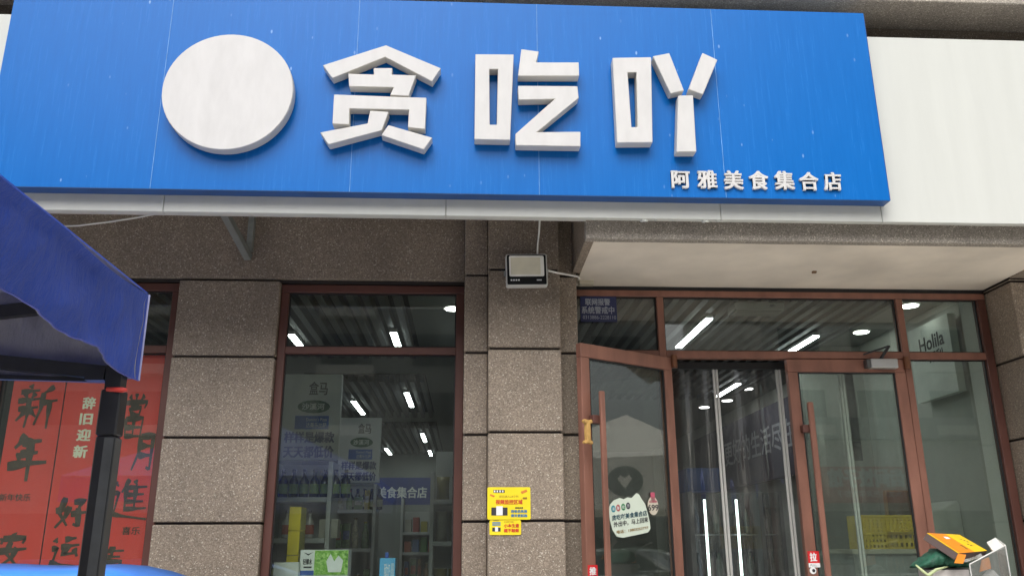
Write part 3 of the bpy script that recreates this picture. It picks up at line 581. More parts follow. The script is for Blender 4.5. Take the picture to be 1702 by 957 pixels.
# clear plastic curtain in the doorway
t_ = thing('door_curtain', (1.8, .42, 0), 'clear plastic door curtain with grey edge strips in the doorway', 'curtain')
box('top_rail', 1.16, 2.78, .40, .44, 2.655, 2.70, BLACK, t_)
EDGE = M('grey_magnetic_strip', (.42, .42, .4), .45, 0, .15, 30, stretch=(10, 1, .1))
for x0, x1 in ((1.17, 1.497), (1.54, 1.935), (1.975, 2.372), (2.412, 2.77)):
    n = 14; v = []; f = []
    for j in range(n + 1):
        x = x0 + (x1 - x0) * j / n; d = .012 * math.sin(j * 1.1 + x0 * 5)
        for i in range(9): v.append((x, .42 + d * (.4 + i / 8) + .006 * math.sin(i * 1.9 + j * .7), .05 + i * 2.6 / 8))
    for j in range(n):
        for i in range(8): f.append((9 * j + i, 9 * j + 9 + i, 9 * j + 10 + i, 9 * j + 1 + i))
    build('curtain_sheet', v, f, PVC, t_, smooth=True)
for x in (1.517, 1.954, 2.392):
    for s_ in (-.019, .002): box('edge_strip', x + s_, x + s_ + .017, .408, .424, .05, 2.654, EDGE, t_, bevel=.003)

# ================================================================== POSTERS IN THE LEFT WINDOW
RED = M('red_poster_paper', (.76, .065, .05), .45, 0, .08, 2); INK = M('brush_ink', (.075, .05, .035), .5, 0, .25, 30); CREAM = M('cream_print', (.85, .8, .62), .5)
BR = {
 '新': [[(.3, .98), (.35, .88)], [(.08, .81), (.54, .86)], [(.2, .78), (.25, .68)], [(.44, .8), (.36, .68)], [(.04, .61), (.58, .67)], [(.07, .43), (.55, .48)], [(.31, .66), (.31, .3), (.27, .02)], [(.29, .43), (.05, .17)], [(.34, .42), (.52, .26)], [(.88, .94), (.62, .77)], [(.64, .8), (.62, .45), (.5, .08)], [(.63, .57), (1, .64)], [(.82, .6), (.81, 0)]],
 '年': [[(.36, 1), (.25, .82), (.12, .7)], [(.3, .82), (.8, .87)], [(.28, .57), (.74, .61)], [(.28, .6), (.27, .36)], [(0, .3), (.5, .37), (1, .4)], [(.53, .84), (.54, -.02)]],
 '好': [[(.27, 1), (.14, .5), (.42, .12)], [(.44, .72), (.33, .4), (.04, .06)], [(0, .58), (.52, .68)], [(.56, .85), (.92, .9), (.72, .68)], [(.72, .68), (.78, .12), (.6, .18)], [(.5, .48), (1.02, .55)]],
 '运': [[(.45, .9), (.85, .96)], [(.34, .66), (.98, .74)], [(.62, .7), (.4, .42), (.9, .48)], [(.8, .62), (.94, .36)], [(.1, .92), (.2, .8)], [(.03, .6), (.22, .63), (.12, .2)], [(0, .16), (.3, .1), (1.04, .03)]],
 '當': [[(.5, 1.02), (.5, .86)], [(.26, .97), (.35, .86)], [(.78, .98), (.66, .86)], [(.1, .82), (.07, .68)], [(.1, .8), (.92, .83), (.82, .68)], [(.32, .7), (.35, .52)], [(.32, .68), (.7, .7), (.65, .52)], [(.34, .54), (.66, .54)], [(.2, .45), (.23, .02)], [(.2, .43), (.82, .46), (.77, .02)], [(.23, .24), (.77, .25)], [(.5, .44), (.5, .04)], [(.23, .05), (.77, .05)]],
 '月': [[(.3, .98), (.28, .5), (.04, .02)], [(.3, .94), (.84, .98), (.8, .04), (.64, .1)], [(.3, .68), (.78, .69)], [(.28, .42), (.78, .43)]],
 '進': [[(.46, 1.02), (.28, .68)], [(.4, .82), (.4, .2)], [(.62, 1), (.68, .86)], [(.4, .8), (.97, .83)], [(.4, .62), (.9, .64)], [(.4, .45), (.9, .46)], [(.4, .26), (1, .29)], [(.66, .82), (.66, .26)], [(.08, .93), (.18, .84)], [(.03, .66), (.21, .68), (.12, .2)], [(0, .16), (.3, .1), (1.04, .01)]],
 '安': [[(.5, 1.02), (.54, .9)], [(.12, .86), (.08, .68)], [(.12, .84), (.94, .88), (.84, .7)], [(.43, .76), (.3, .42), (.76, .03)], [(.67, .58), (.52, .28), (.12, 0)], [(0, .46), (1.02, .55)]],
 '吉': [[(.13, .82), (.87, .85)], [(.5, 1.02), (.5, .6)], [(.25, .6), (.77, .61)], [(.25, .42), (.28, .03)], [(.25, .4), (.8, .43), (.75, .03)], [(.28, .07), (.75, .07)]]}
def brush(ch, u0, v0, u1, v1, parent, Y=.2495, w=.118):
    a = P(u0, v1, Y); b_ = P(u1, v0, Y); W_ = b_.x - a.x; H_ = b_.z - a.z; g = G()
    for i, st in enumerate(BR[ch]):
        pts = []
        for p, q in zip(st, st[1:]):
            for k in range(5): pts.append((p[0] + (q[0] - p[0]) * k / 5, p[1] + (q[1] - p[1]) * k / 5))
        pts.append(st[-1]); n = len(pts); v = []
        for k, (x, z) in enumerate(pts):
            p, q = pts[max(0, k - 1)], pts[min(n - 1, k + 1)]; tx, tz = q[0] - p[0], q[1] - p[1]; l = math.hypot(tx, tz); nx, nz = -tz / l, tx / l
            t_ = k / (n - 1); ww = w * (.55 + .6 * math.sin(math.pi * min(1, t_ * 1.6 + .12)) ** .8 * .7 + random.uniform(-.06, .06)) * (1.12 - .45 * t_) * (.6 if len(BR[ch]) > 9 else .92)
            for s_ in (1, -1): v.append((a.x + W_ * (x + nx * ww * s_), Y - .0005 - i * .0001, a.z + H_ * (z + nz * ww * s_)))
        g.add(v, [(2 * k, 2 * k + 1, 2 * k + 3, 2 * k + 2) for k in range(n - 1)])
    return g.put('brush_lettering', INK, parent)
def poster(x0, x1, lb, dz=0):
    g = G(); n = 6; v = []
    for k in range(n + 1):
        x = x0 + (x1 - x0) * k / n
        v += [(x, .25 + .0, .9), (x, .25, 2.692 - dz), (x, .254, .9), (x, .254, 2.692 - dz)]
    f = []
    for k in range(n): f += [(4 * k, 4 * k + 4, 4 * k + 5, 4 * k + 1), (4 * k + 2, 4 * k + 3, 4 * k + 7, 4 * k + 6), (4 * k + 1, 4 * k + 5, 4 * k + 7, 4 * k + 3), (4 * k, 4 * k + 2, 4 * k + 6, 4 * k + 4)]
    f += [(0, 1, 3, 2), (4 * n, 4 * n + 2, 4 * n + 3, 4 * n + 1)]
    return tag(build('new_year_poster', v, f, RED), lb, 'poster', 'red new year posters')
p1 = poster(-3.026, -2.708, 'leftmost red poster with dark brush lettering for the new year'); p2 = poster(-2.70, -2.42, 'middle red poster with four pale characters in a column'); p3 = poster(-2.412, -2.092, 'right red poster partly behind the black tent pole')
brush('新', 20, 638, 100, 712, p1); brush('年', 8, 722, 84, 798, p1); brush('安', -8, 886, 47, 942, p1); ftext('small_lettering', '新年快乐', -2, 820, 50, 832, .2495, INK, p1, bold=.001)
for ch, b4 in zip('辞旧迎新', ((137, 660, 157, 679), (132, 687, 152, 705), (127, 713, 149, 732), (121, 740, 143, 760))): ftext('cream_character', ch, *b4, .2495, CREAM, p2, bold=.0035)
brush('好', 88, 826, 147, 880, p2); brush('运', 80, 891, 135, 943, p2)
brush('當', 196, 655, 251, 728, p3); brush('月', 216, 722, 262, 782, p3); brush('進', 180, 797, 248, 863, p3); ftext('small_lettering', '喜乐', 202, 875, 232, 888, .2495, INK, p3, bold=.001); brush('吉', 155, 908, 214, 950, p3)

# ================================================================== FIXTURES AND NOTICES ON THE FRONT
t_ = thing('floodlight', (.188, -.2, 3.03), 'black and white floodlight on the granite pillar', 'floodlight')
fa = P(841, 475, -.27); fb = P(909, 423, -.27)
XF = Matrix.Translation(Vector(((fa.x + fb.x) / 2, -.27, (fa.z + fb.z) / 2))) @ Matrix.Rotation(R(-1.2), 4, 'Y') @ Matrix.Rotation(R(-1), 4, 'X')
hw, hh = (fb.x - fa.x) / 2, (fb.z - fa.z) / 2
def rrect(w, h, r, n=5): return [(sx * (w - r) + r * math.cos(math.pi / 2 * (q + k / n)), sz * (h - r) + r * math.sin(math.pi / 2 * (q + k / n))) for q, (sx, sz) in enumerate(((1, 1), (-1, 1), (-1, -1), (1, -1))) for k in range(n + 1)]
G().prism(rrect(hw, hh, .012), -.008, .045).put('housing', M('light_grey_cast', (.55, .55, .53), .45), t_, xf=XF, bevel=.003)
G().prism(rrect(hw - .007, hh - .007, .008), -.0105, -.0085).put('front_plate', M('gloss_black', (.008, .009, .01), .6, spec=.2), t_, xf=XF)
ln = G().prism([(x, z + .022) for x, z in rrect(hw - .02, hh - .036, .01)], -.0135, -.0108).put('lens', M('milky_lens', (.88, .87, .8), .3), t_, xf=XF)
G().prism([(x - .006, z + .022) for x, z in rrect(hw - .036, hh - .048, .004)], -.0148, -.0138).put('led_board', M('led_board_yellow', (.74, .7, .55), .5), ln, xf=XF)
for x in (-.095, -.08, -.065, -.05): G().box(x - .005, x + .005, -.0118, -.0107, -hh + .03, -hh + .04).put('mark', WHP, t_, xf=XF)
G().box(.06, .09, -.0118, -.0107, -hh + .031, -hh + .038).put('mark', WHP, t_, xf=XF)
G().box(-hw - .012, -hw, .01, .03, -.03, .0).put('bracket', STEEL, t_, xf=XF); G().box(hw, hw + .008, .01, .03, -.02, .01).put('bracket', STEEL, t_, xf=XF); G().box(-.06, .06, .046, .135, -.015, .015).put('bracket', STEEL, t_, xf=XF)
CAB = M('white_cable', (.7, .7, .66), .5)
tag(G().tube([P(893, 425, -.25), P(894, 405, -.25), P(896, 385, -.3), P(898, 350, -.4)], .006, 8).put('cable', CAB, smooth=True), 'white cable rising from the floodlight to the sign', 'cable')
tag(G().tube([P(908, 449, -.2), P(925, 453, -.14), P(945, 456.5, -.06), P(960, 459.5, -.02), P(963, 463, 0)], .007, 8).put('cable', CAB, smooth=True), 'white cable from the floodlight to the canopy corner', 'cable')
tag(G().tube([P(30, 378, -.3), P(87, 376.5, -.3), P(130, 375, -.3), P(180, 369, -.35), P(225, 362, -.42), P(262, 355, -.5)], .0055, 8).put('cable', CAB, smooth=True), 'white cable sagging below the left end of the sign', 'cable')
t_ = thing('door_sensor', (.62, .1, 3.15), 'small cream sensor box under the canopy corner', 'sensor'); q0 = P(962, 474, .2); q1 = P(986, 463, .2)
box('sensor_body', q0.x, q1.x, .17, .23, q0.z, q1.z - .01, M('cream_plastic', (.5, .46, .36), .5), t_, bevel=.004); box('sensor_mount', q0.x, q1.x - .01, .175, .225, q1.z - .009, 3.202, BLACK, t_)
t_ = tag(G().box(2.06, 2.085, -.09, -.07, 3.19, 3.2025).put('soffit_chip', M('rust_spot', (.2, .12, .07), .8)), 'small brown wire stub in the cream soffit', 'wire stub')
# blue alarm notice in the upper left pane
al = tag(box('alarm_notice', *(lambda p, q: (p.x, q.x, .3, .3035, q.z, p.z))(P(964, 487, .3), P(1026, 535, .3)), M('navy_plate', (.022, .03, .1), .5)), 'navy alarm notice with grey writing in the pane above the open door', 'notice')
PALE = M('pale_print', (.33, .36, .42), .5)
ftext('lettering', '联网报警', 973, 496, 1014, 507, .2995, PALE, al, bold=.0012); ftext('lettering', '系统警戒中', 967, 509, 1021, 521, .2995, PALE, al, bold=.0012); ftext('lettering', '0313886-2228110', 969, 524, 1024, 530, .2995, PALE, al)
# yellow notices on the pillar
YN = M('yellow_plastic_sheet', (.84, .66, .02), .4, 0, .04); REDP = M('red_print', (.62, .06, .02), .5); ORP = M('orange_print', (.6, .2, .03), .5); BLU2 = M('blue_notice_print', (.05, .2, .4), .5); BRN = M('brown_print', (.3, .16, .02), .5)
def plate(name, u0, v0, u1, v1, Y, m, lb, r=.008):
    a = P(u0, v1, Y); b_ = P(u1, v0, Y); w, h = (b_.x - a.x) / 2, (b_.z - a.z) / 2
    return tag(G().prism([((a.x + b_.x) / 2 + x, (a.z + b_.z) / 2 + z) for x, z in rrect(w, h, r)], Y, Y + .003).put(name, m), lb, 'notice', 'yellow notices on the pillar')
Yn = -.1325
n1 = plate('surveillance_notice', 810, 809, 881.5, 863, Yn, YN, 'larger yellow video surveillance notice on the granite pillar')
n2 = plate('credit_notice', 813.5, 863.6, 866, 888.5, Yn, YN, 'smaller yellow notice below the surveillance notice')
sv = lambda x: 790 + x / 8.7
for b5, bd, m in (('您已进入24小时', (345, 283, 625, 318), BRN), ('视频监控区域', (295, 347, 682, 413), REDP), ('请您注意', (575, 455, 690, 474), INKD), ('违者后果展', (515, 494, 748, 535), BLU2), ('请关更起画', (515, 556, 748, 598), BLU2)):
    ftext('lettering', b5, sv(bd[0]), sv(bd[1]), sv(bd[2]), sv(bd[3]), Yn - .0002, m, n1, bold=.0009 if m is not BRN else 0)
def chip(parent, name, x0, z0, x1, z1, m, off=.0006):
    a = P(sv(x0), sv(z1), Yn); b_ = P(sv(x1), sv(z0), Yn); return box(name, a.x, b_.x, Yn - off - .0006, Yn - off, a.z, b_.z, m, parent)
chip(n1, 'logo_mark', 262, 206, 425, 246, INKD)
for k in range(4): chip(n1, 'logo_cell', 270 + 39 * k, 212, 290 + 39 * k, 240, WHP, .0013)
chip(n1, 'picture_print', 232, 458, 466, 575, INKD); chip(n1, 'figure_print', 302, 440, 396, 572, WHP, .0013); chip(n1, 'icon_tag', 686, 312, 748, 340, BRN)
def cam_icon(cx, cy, s_, fl):
    q = [(-.5, .1), (.4, .45), (.55, .1), (-.3, -.25)]
    pts = [(P(sv(cx + fl * x * s_), sv(cy - z * s_), Yn)) for x, z in q]; pts = [(p.x, p.z) for p in pts]
    if area(pts) < 0: pts = pts[::-1]
    G().prism(pts, Yn - .0012, Yn - .0004).put('camera_icon', ORP, n1)
cam_icon(702, 240, 95, 1); cam_icon(248, 295, 72, -1)
for k, b5 in enumerate(('小本生意', '概不赊账')): ftext('lettering', b5, sv(415), sv(695 + 70 * k), sv(632), sv(748 + 70 * k), Yn - .0002, REDP, n2, bold=.0009)
ftext('lettering', '本店概不赊账', sv(415), sv(655), sv(555), sv(678), Yn - .0002, BRN, n2); ftext('lettering', '友情提示', sv(262), sv(636), sv(342), sv(656), Yn - .0002, INKD, n2)
for k in range(2): chip(n2, 'blue_lines', 245, 670 + 30 * k, 366, 690 + 30 * k, BLU2)
chip(n2, 'picture_print', 245, 748, 366, 806, INKD); chip(n2, 'figure_print', 285, 740, 328, 806, WHP, .0013)

# ---- stickers on the doors
def lbox(u0, v0, u1, v1, off):
    a = PLf(u0, v1, off); b_ = PLf(u1, v0, off); return min(a[0], b_[0]), max(a[0], b_[0]), a[1], b_[1]
def ltext(name, body, u0, v0, u1, v1, off, m, parent, tilt=0, **k):
    a = PLf(u0, v1 , off); b_ = PLf(u1, v1 - tilt, off); c_ = PLf(u0, v0, off)
    W3 = lambda q, d: XL @ Vector((q[0], d, q[1]))
    o = W3(a, off); return text(name, body, o, W3(b_, off) - o, W3(c_, off) - o, m, parent, n=nn, **k)
cl = [(1012, 846), (1014, 838), (1020, 831), (1030, 827), (1037, 829), (1043, 826), (1050, 827), (1055, 822), (1058, 819), (1062, 821), (1066, 828), (1072, 837), (1076, 850), (1080, 868), (1081, 878), (1077, 884), (1060, 888), (1035, 893), (1025, 891), (1018, 880), (1014, 865)]
pts = [PLf(u, v, -.012) for u, v in cl]; pts = [(-p[0], p[1]) for p in pts]
if area(pts) < 0: pts = pts[::-1]
XL2 = XL @ Matrix(((-1, 0, 0, 0), (0, -1, 0, -.012), (0, 0, 1, 0), (0, 0, 0, 1)))
cn_ = tag(G().prism(pts, -.001, .0025).put('shop_notice', M('pale_mint_card', (.62, .7, .6), .5, 0, .04), xf=XL2), 'cloud shaped pale notice with a phone number on the open door', 'notice')
DKT = M('dark_teal_print', (.03, .09, .12), .5)
of = -.0105
ltext('lettering', '贪吃吖美食集合店', 1017, 856, 1075, 865, of, DKT, cn_, tilt=9, bold=.001); ltext('lettering', '外出中，马上回来', 1020, 867, 1077, 876, of, INKD, cn_, tilt=9, bold=.0007); ltext('lettering', '电话：13803253777', 1025, 881, 1077, 886.5, of, BRN, cn_, tilt=8, bold=.0003)
for k, (u, v, c, ch) in enumerate(((1019.5, 845, (.03, .25, .3), '温'), (1027.5, 843.5, (.4, .1, .1), '馨'), (1036, 842, (.05, .25, .1), '提'), (1044, 840, (.04, .05, .06), '示'))):
    x, z = PLf(u, v, of); G().prism([(-x + .017 * math.cos(q * math.pi / 8), z + .02 * math.sin(q * math.pi / 8)) for q in range(16)], -.0025, -.0012).put('round_badge', M('badge_%d' % k, c, .5), cn_, xf=XL2)
    ltext('lettering', ch, u - 2.2, v - 2.6, u + 2.2, v + 2.6, of + .003, WHP, cn_)
x, z = PLf(1085.5, 840, -.012)
tg = tag(G().prism([(-x + .045 * math.cos(q * math.pi / 10), z + .055 * math.sin(q * math.pi / 10)) for q in range(20)], -.001, .002).put('price_tag', M('pale_tag', (.6, .55, .45), .5), xf=XL2), 'round tag reading 699 beside the shop notice', 'tag')
PNK = M('pink_print', (.5, .1, .16), .5)
x0, x1, z0, z1 = lbox(1082, 818, 1088, 832, -.012); G().prism([(-x0 - (x1 - x0), z0), (-x0, z0), (-x0, z1), (-x0 - (x1 - x0), z1)], -.001, .002).put('neck', PNK, tg, xf=XL2)
ltext('lettering', '699', 1077, 838, 1094, 848, of, INKD, tg, bold=.0009); ltext('lettering', '心动价', 1079, 831, 1092, 835, of, PNK, tg, bold=.0008)
RS = M('red_sticker', (.6, .02, .025), .4)
x0, x1, z0, z1 = lbox(977.5, 938, 993, 962, .002)
ps = tag(G().box(x0, x1, .0015, .003, z0, z1).put('push_sticker', RS, xf=XL), 'red sticker with a white push character on the open door', 'sticker'); ltext('lettering', '推', 980, 942, 990.5, 955, .003, WHP, ps, bold=.002)
p0 = P(1344, 935, .27); p1_ = P(1361, 915, .27)
pl_ = tag(box('pull_sticker', p0.x, p1_.x, .2705, .272, p0.z, p1_.z, RS), 'red and white pull sticker on the closed door', 'sticker')
box('white_strip', p0.x, p1_.x, .2705, .272, p0.z - .026, p0.z - .0005, WHP, pl_); ftext('lettering', '拉', 1347, 918, 1358, 932, .2702, WHP, pl_, bold=.002); ftext('lettering', 'PULL', 1347.5, 937, 1358, 940.5, .2702, INKD, pl_)
c_ = P(1351.5, 947.5, .27)
o = tag(G().prism([(c_.x + .021 * math.cos(q * math.pi / 8), c_.z + .021 * math.sin(q * math.pi / 8)) for q in range(16)], .2705, .272).put('round_sticker', WHP), 'small round white sticker below the pull sticker', 'sticker'); G().prism([(c_.x + .004 + .01 * math.cos(q * math.pi / 8), c_.z + .01 * math.sin(q * math.pi / 8)) for q in range(16)], .2692, .2703).put('ring_print', INKD, o)
# bone shaped toy hung on the handle bracket
xa, za = PLf(974.5, 697, .06); xb, zb = PLf(977, 738, .06); xc, _ = PLf(983, 738, .06)
xm = (xa + xb) / 2
prof = [(-.028, 0), (-.034, .012), (-.024, .026), (-.014, .024), (-.016, .08), (-.014, .136), (-.026, .134), (-.034, .148), (-.026, .162), (0, .156), (.026, .162), (.034, .148), (.026, .134), (.014, .136), (.016, .08), (.014, .024), (.024, .026), (.034, .012), (.028, 0), (0, .008)]
pts = [(-xm + x, zb + z * (za - zb) / .16) for x, z in prof]
if area(pts) < 0: pts = pts[::-1]
tag(G().prism(pts, -.078, -.05).put('bone_toy', M('ochre_plush', (.5, .3, .09), .7, 0, .2, 30), xf=XL @ Matrix(((-1, 0, 0, 0), (0, -1, 0, 0), (0, 0, 1, 0), (0, 0, 0, 1))), bevel=.008, seg=2), 'ochre bone shaped toy tied to the handle of the open door', 'toy')

# ================================================================== GOODS STACKED BESIDE THE DOOR
t_ = thing('goods_rack', (2.85, -.4, 0), 'grey wire rack holding goods beside the right side pane', 'rack'); rz = P(1600, 957, -.4).z - .03
for x in (2.52, 3.15):
    for y in (-.58, -.22): box('leg', x - .012, x + .012, y - .012, y + .012, 0, rz - .021, STEEL, t_)
for z in (.4, .9): box('shelf_board', 2.5, 3.17, -.6, -.2, z, z + .02, STEEL, t_)
box('shelf_board', 2.5, 3.17, -.6, -.2, rz - .02, rz, STEEL, t_)
q0 = P(1552, 957, -.5); q1 = P(1611, 946, -.5)
o = tag(box('tray_carton', q0.x, q1.x, -.5, -.34, rz + .001, q1.z, M('grey_card', (.5, .47, .45), .6, 0, .15, 20), bevel=.002), 'pale printed carton under the green bag beside the door', 'carton')
box('dark_lid', q0.x + .005, q1.x - .005, -.495, -.345, q1.z + .0005, q1.z + .006, INKD, o)
def leather(name, c): return M(name, c, .55, 0, .35, 50, .5, 120)
q0 = P(1522, 940, -.45); q1 = P(1612, 914, -.45); zb_ = P(1560, 946, -.5).z + .008
g = G(); n = 26; m_ = 14
for i in range(n + 1):
    t = i / n; x = q0.x + (q1.x - q0.x) * t; hgt = (q1.z - zb_) * max(.06, min(t / .42 + .05, (1.02 - t) / .56)) ** .85 * 1.1; wd_ = .09 * math.sin(math.pi * min(1, .1 + t * .86)) ** .5
    for k in range(m_): an = 2 * math.pi * k / m_; cr = 1 + .13 * math.sin(2.1 * i + 1.7 * k) + random.uniform(-.06, .06); g.v.append((x + .006 * math.sin(3 * k + i), -.43 + wd_ * cr * math.cos(an), zb_ + hgt / 2 + hgt / 2 * cr * math.copysign(abs(math.sin(an)) ** .8, math.sin(an))))
for i in range(n):
    for k in range(m_): g.f.append((i * m_ + k, i * m_ + (k + 1) % m_, (i + 1) * m_ + (k + 1) % m_, (i + 1) * m_ + k))
g.f += [tuple(range(m_))[::-1], tuple(n * m_ + k for k in range(m_))]
bg_ = tag(g.put('green_bag', leather('green_mesh_fabric', (.012, .09, .052)), smooth=True), 'dark green mesh bag lying on the carton beside the door', 'bag')
G().tube([P(1522, 938, -.5), P(1533, 948, -.52), P(1543, 956, -.53), P(1556, 946, -.53), P(1575, 941, -.5)], [.004, .008, .011, .008, .004], 8).put('pale_hem', M('pale_green_cloth', (.45, .52, .28), .8), bg_, smooth=True)
OR = M('orange_card', (.8, .26, .02), .4, 0, .06); YW = M('yellow_card', (.85, .55, .02), .4, 0, .05)
A4, B4, C4, D4 = P(1540, 885.5, -.45), P(1594.4, 888.3, -.28), P(1641, 915, -.42), P(1592.6, 919.5, -.58); dn = P(1586.5, 930, -.58) - D4
def quad(s_, t): return A4.lerp(B4, s_).lerp(D4.lerp(C4, s_), t)
qn = (D4 - A4).cross(B4 - A4).normalized()
if qn.z < 0: qn = -qn
ob = tag(build('orange_carton', [A4, B4, C4, D4, A4 + dn, B4 + dn, C4 + dn, D4 + dn], [(3, 2, 1, 0), (4, 5, 6, 7), (0, 1, 5, 4), (1, 2, 6, 5), (2, 3, 7, 6), (3, 0, 4, 7)], M('dark_brown_card', (.07, .045, .04), .7), bevel=.0015), 'flat orange and yellow gift carton tilted on top of the goods', 'carton')
def qprint(name, s0, s1, t0, t1, m, h=.0012): h *= 1.6; build(name, [quad(a, b) + qn * h for a, b in ((s0, t0), (s0, t1), (s1, t1), (s1, t0))], [(0, 1, 2, 3)], m, ob)
qprint('edge_print', .0, .05, 0, 1, YW); qprint('orange_print', .052, .55, 0, 1, OR); qprint('yellow_print', .552, 1, 0, 1, YW); qprint('crease', .12, .13, .02, .98, BRN, .0018); qprint('white_spot', .32, .46, .18, .3, WHP, .002); qprint('dark_mark', .42, .5, .62, .86, BRN, .002)
for k in range(6): qprint('letter_mark', .7 + .03 * (k % 2), .8 + .04 * (k % 3), .3 + .07 * k, .345 + .07 * k, INKD if k % 3 else BRN, .002)
fl = [D4, P(1606, 921, -.56), P(1601, 936, -.58), P(1586.5, 935, -.6)]; build('flap', fl + [q + Vector((0, .003, 0)) for q in fl], [(0, 3, 2, 1), (4, 5, 6, 7), (0, 1, 5, 4), (1, 2, 6, 5), (2, 3, 7, 6), (3, 0, 4, 7)], OR, ob)
t_ = thing('clear_case', (P(1640, 940, -.42).x, -.4, rz), 'clear plastic case with a white pad in the goods pile', 'case')
CLR = glass('clear_case_plastic', 1.75, (.93, .93, .93), 0, .16); RIM = M('case_rim', (.7, .7, .68), .3)
r0, r1, r2 = P(1611.5, 937, -.54), P(1671, 905.5, -.42), P(1654, 893.5, -.28)
def slab(name, a, b, c, d, m, th): build(name, [a, b, c, d] + [q + th for q in (a, b, c, d)], [(0, 3, 2, 1), (4, 5, 6, 7), (0, 1, 5, 4), (1, 2, 6, 5), (2, 3, 7, 6), (3, 0, 4, 7)], m, t_)
gz_ = lambda q: Vector((q.x, q.y, rz + .002))
slab('front_wall', gz_(r0), gz_(r1), r1, r0, CLR, Vector((.001, .003, 0))); slab('side_wall', gz_(r1), gz_(r2), r2, r1, CLR, Vector((-.003, .001, 0)))
G().tube([r0, r1, r2], .0035, 6).put('rim', RIM, t_); G().tube([r0, gz_(r0)], .0035, 6).put('rim', RIM, t_); G().tube([r1, gz_(r1)], .003, 6).put('rim', RIM, t_)
w0, w1, w2, w3 = P(1640, 900.5, -.36), P(1654, 893, -.28), P(1671, 905.4, -.40), P(1650, 914.6, -.46)
slab('white_pad', w0, w1, w2, w3, M('card_white', (.68, .68, .65), .6), Vector((0, 0, -.012)))
slab('film', P(1601, 922, -.5), P(1628, 913, -.44), P(1634, 925, -.46), P(1603, 934, -.54), glass('crumpled_film', 2.2, (.85, .75, .7), .8, .3), Vector((0, .002, 0)))
slab('white_card', P(1633, 957, -.4), P(1662, 957, -.38), P(1652, 947, -.38), P(1644, 944, -.4), M('card_white_low', (.68, .68, .65), .6), Vector((0, .004, 0)))
slab('orange_card', P(1628, 950, -.42), P(1648, 944, -.4), P(1644, 925, -.4), P(1632, 930, -.42), OR, Vector((0, .004, 0)))

# ================================================================== BLUE MARKET TENT (its far right corner is in view)
def cloth(name, c, under=False):
    m, t, b = newmat(name); v = noise(t, 5, pos(t, 1, 1, 1), 5, .6)
    t.links.new(mix(t, ramp(t, v, [(.3, 0.), (.7, 1.)]), tuple(x * .85 for x in c), tuple(x * 1.15 for x in c)), b.inputs['Base Color']); b.inputs['Roughness'].default_value = .55
    wv = noise(t, 9, pos(t, 3, 3, .8), 6, .7); bump(t, b, wv, .9, .03)
    b.inputs['Sheen Weight'].default_value = .15
    tl = t.nodes.new('ShaderNodeBsdfTranslucent'); tl.inputs[0].default_value = (.42, .42, .5, 1) if under else (*[min(1, x * 1.4 + .04) for x in c], 1)
    ms = t.nodes.new('ShaderNodeMixShader'); ms.inputs[0].default_value = .4 if under else .3; t.links.new(b.outputs[0], ms.inputs[1]); t.links.new(tl.outputs[0], ms.inputs[2]); t.links.new(ms.outputs[0], t.nodes['Material Output'].inputs[0])
    return m
TB = cloth('blue_tent_fabric', (.03, .09, .52)); TG = cloth('grey_tent_lining', (.5, .49, .5), True); PB = M('black_pole_paint', (.022, .023, .027), .35, .2, .2, 12); PB2 = M('lit_pole_face', (.075, .08, .085), .4, .2, .2, 12)
TX, TY, TZ = -1.062, -2.9, 2.18; TW = 3.0
T = thing('market_tent', (TX - 1.5, TY - 1.5, 0), 'blue pop up tent with black frame at the left edge', 'tent')
ap = Vector((TX - TW / 2, TY - TW / 2, TZ + .8))
cs = [Vector((TX, TY, TZ)), Vector((TX - TW, TY, TZ)), Vector((TX - TW, TY - TW, TZ)), Vector((TX, TY - TW, TZ))]
for i in range(4):
    a, b_ = cs[i], cs[(i + 1) % 4]; n = 8; v = []; f = []
    for j in range(n + 1):
        for k in range(n + 1):
            p = (a.lerp(b_, k / n)).lerp(ap, j / n); p.z -= .05 * math.sin(math.pi * k / n) * math.sin(math.pi * j / n) ** .7; v.append(p)
    for j in range(n):
        for k in range(n): f.append((j * (n + 1) + k, j * (n + 1) + k + 1, (j + 1) * (n + 1) + k + 1, (j + 1) * (n + 1) + k))
    rp = build('roof_panel', [q + Vector((0, 0, .004)) for q in v], f, TB, T, smooth=True); build('lining', v, [q[::-1] for q in f], TG, rp, smooth=True)
def valance(a, b_, inward, name, lift):
    n, m_ = 150, 24; v = []; f = []
    for k in range(n + 1):
        t = k / n; p = a.lerp(b_, t)
        for j in range(m_ + 1):
            s_ = j / m_
            drop = .242 - lift(t) * .10
            q = p + inward * (lift(t) * .05 * s_ ** 1.6 + min(1, t * 14) * min(1, s_ * 8) * (.009 * math.sin(t * 41 + s_ * 5 + math.sin(t * 13) * 2) * (.25 + s_) + .016 * abs(math.sin(t * 62 - s_ * 3.2 + 1.4 * math.sin(t * 23))) ** .5 * (1 - .5 * s_) + .007 * abs(math.sin(t * 151 + s_ * 2.1 + math.sin(s_ * 7))) ** .6 + .010 * math.sin(9 * s_ - 60 * t) * s_ * max(0, 1 - 5 * t))) ; q.z -= drop * s_ + .006 * math.sin(t * 60) * s_ + .012 * math.sin(math.pi * min(1, t * 6)) * (1 - s_)
            v.append(q)
    for k in range(n):
        for j in range(m_): f.append((k * (m_ + 1) + j, k * (m_ + 1) + j + 1, (k + 1) * (m_ + 1) + j + 1, (k + 1) * (m_ + 1) + j))
    o = build(name, v, f, TB, T, smooth=True); build('lining', [q + inward * .004 for q in v], [q[::-1] for q in f], TG, o, smooth=True); return o, v
vo_, vv = valance(cs[0], cs[3], Vector((-1, 0, 0)), 'valance', lambda t: min(1.1, t * 3.4))
nrow = 25
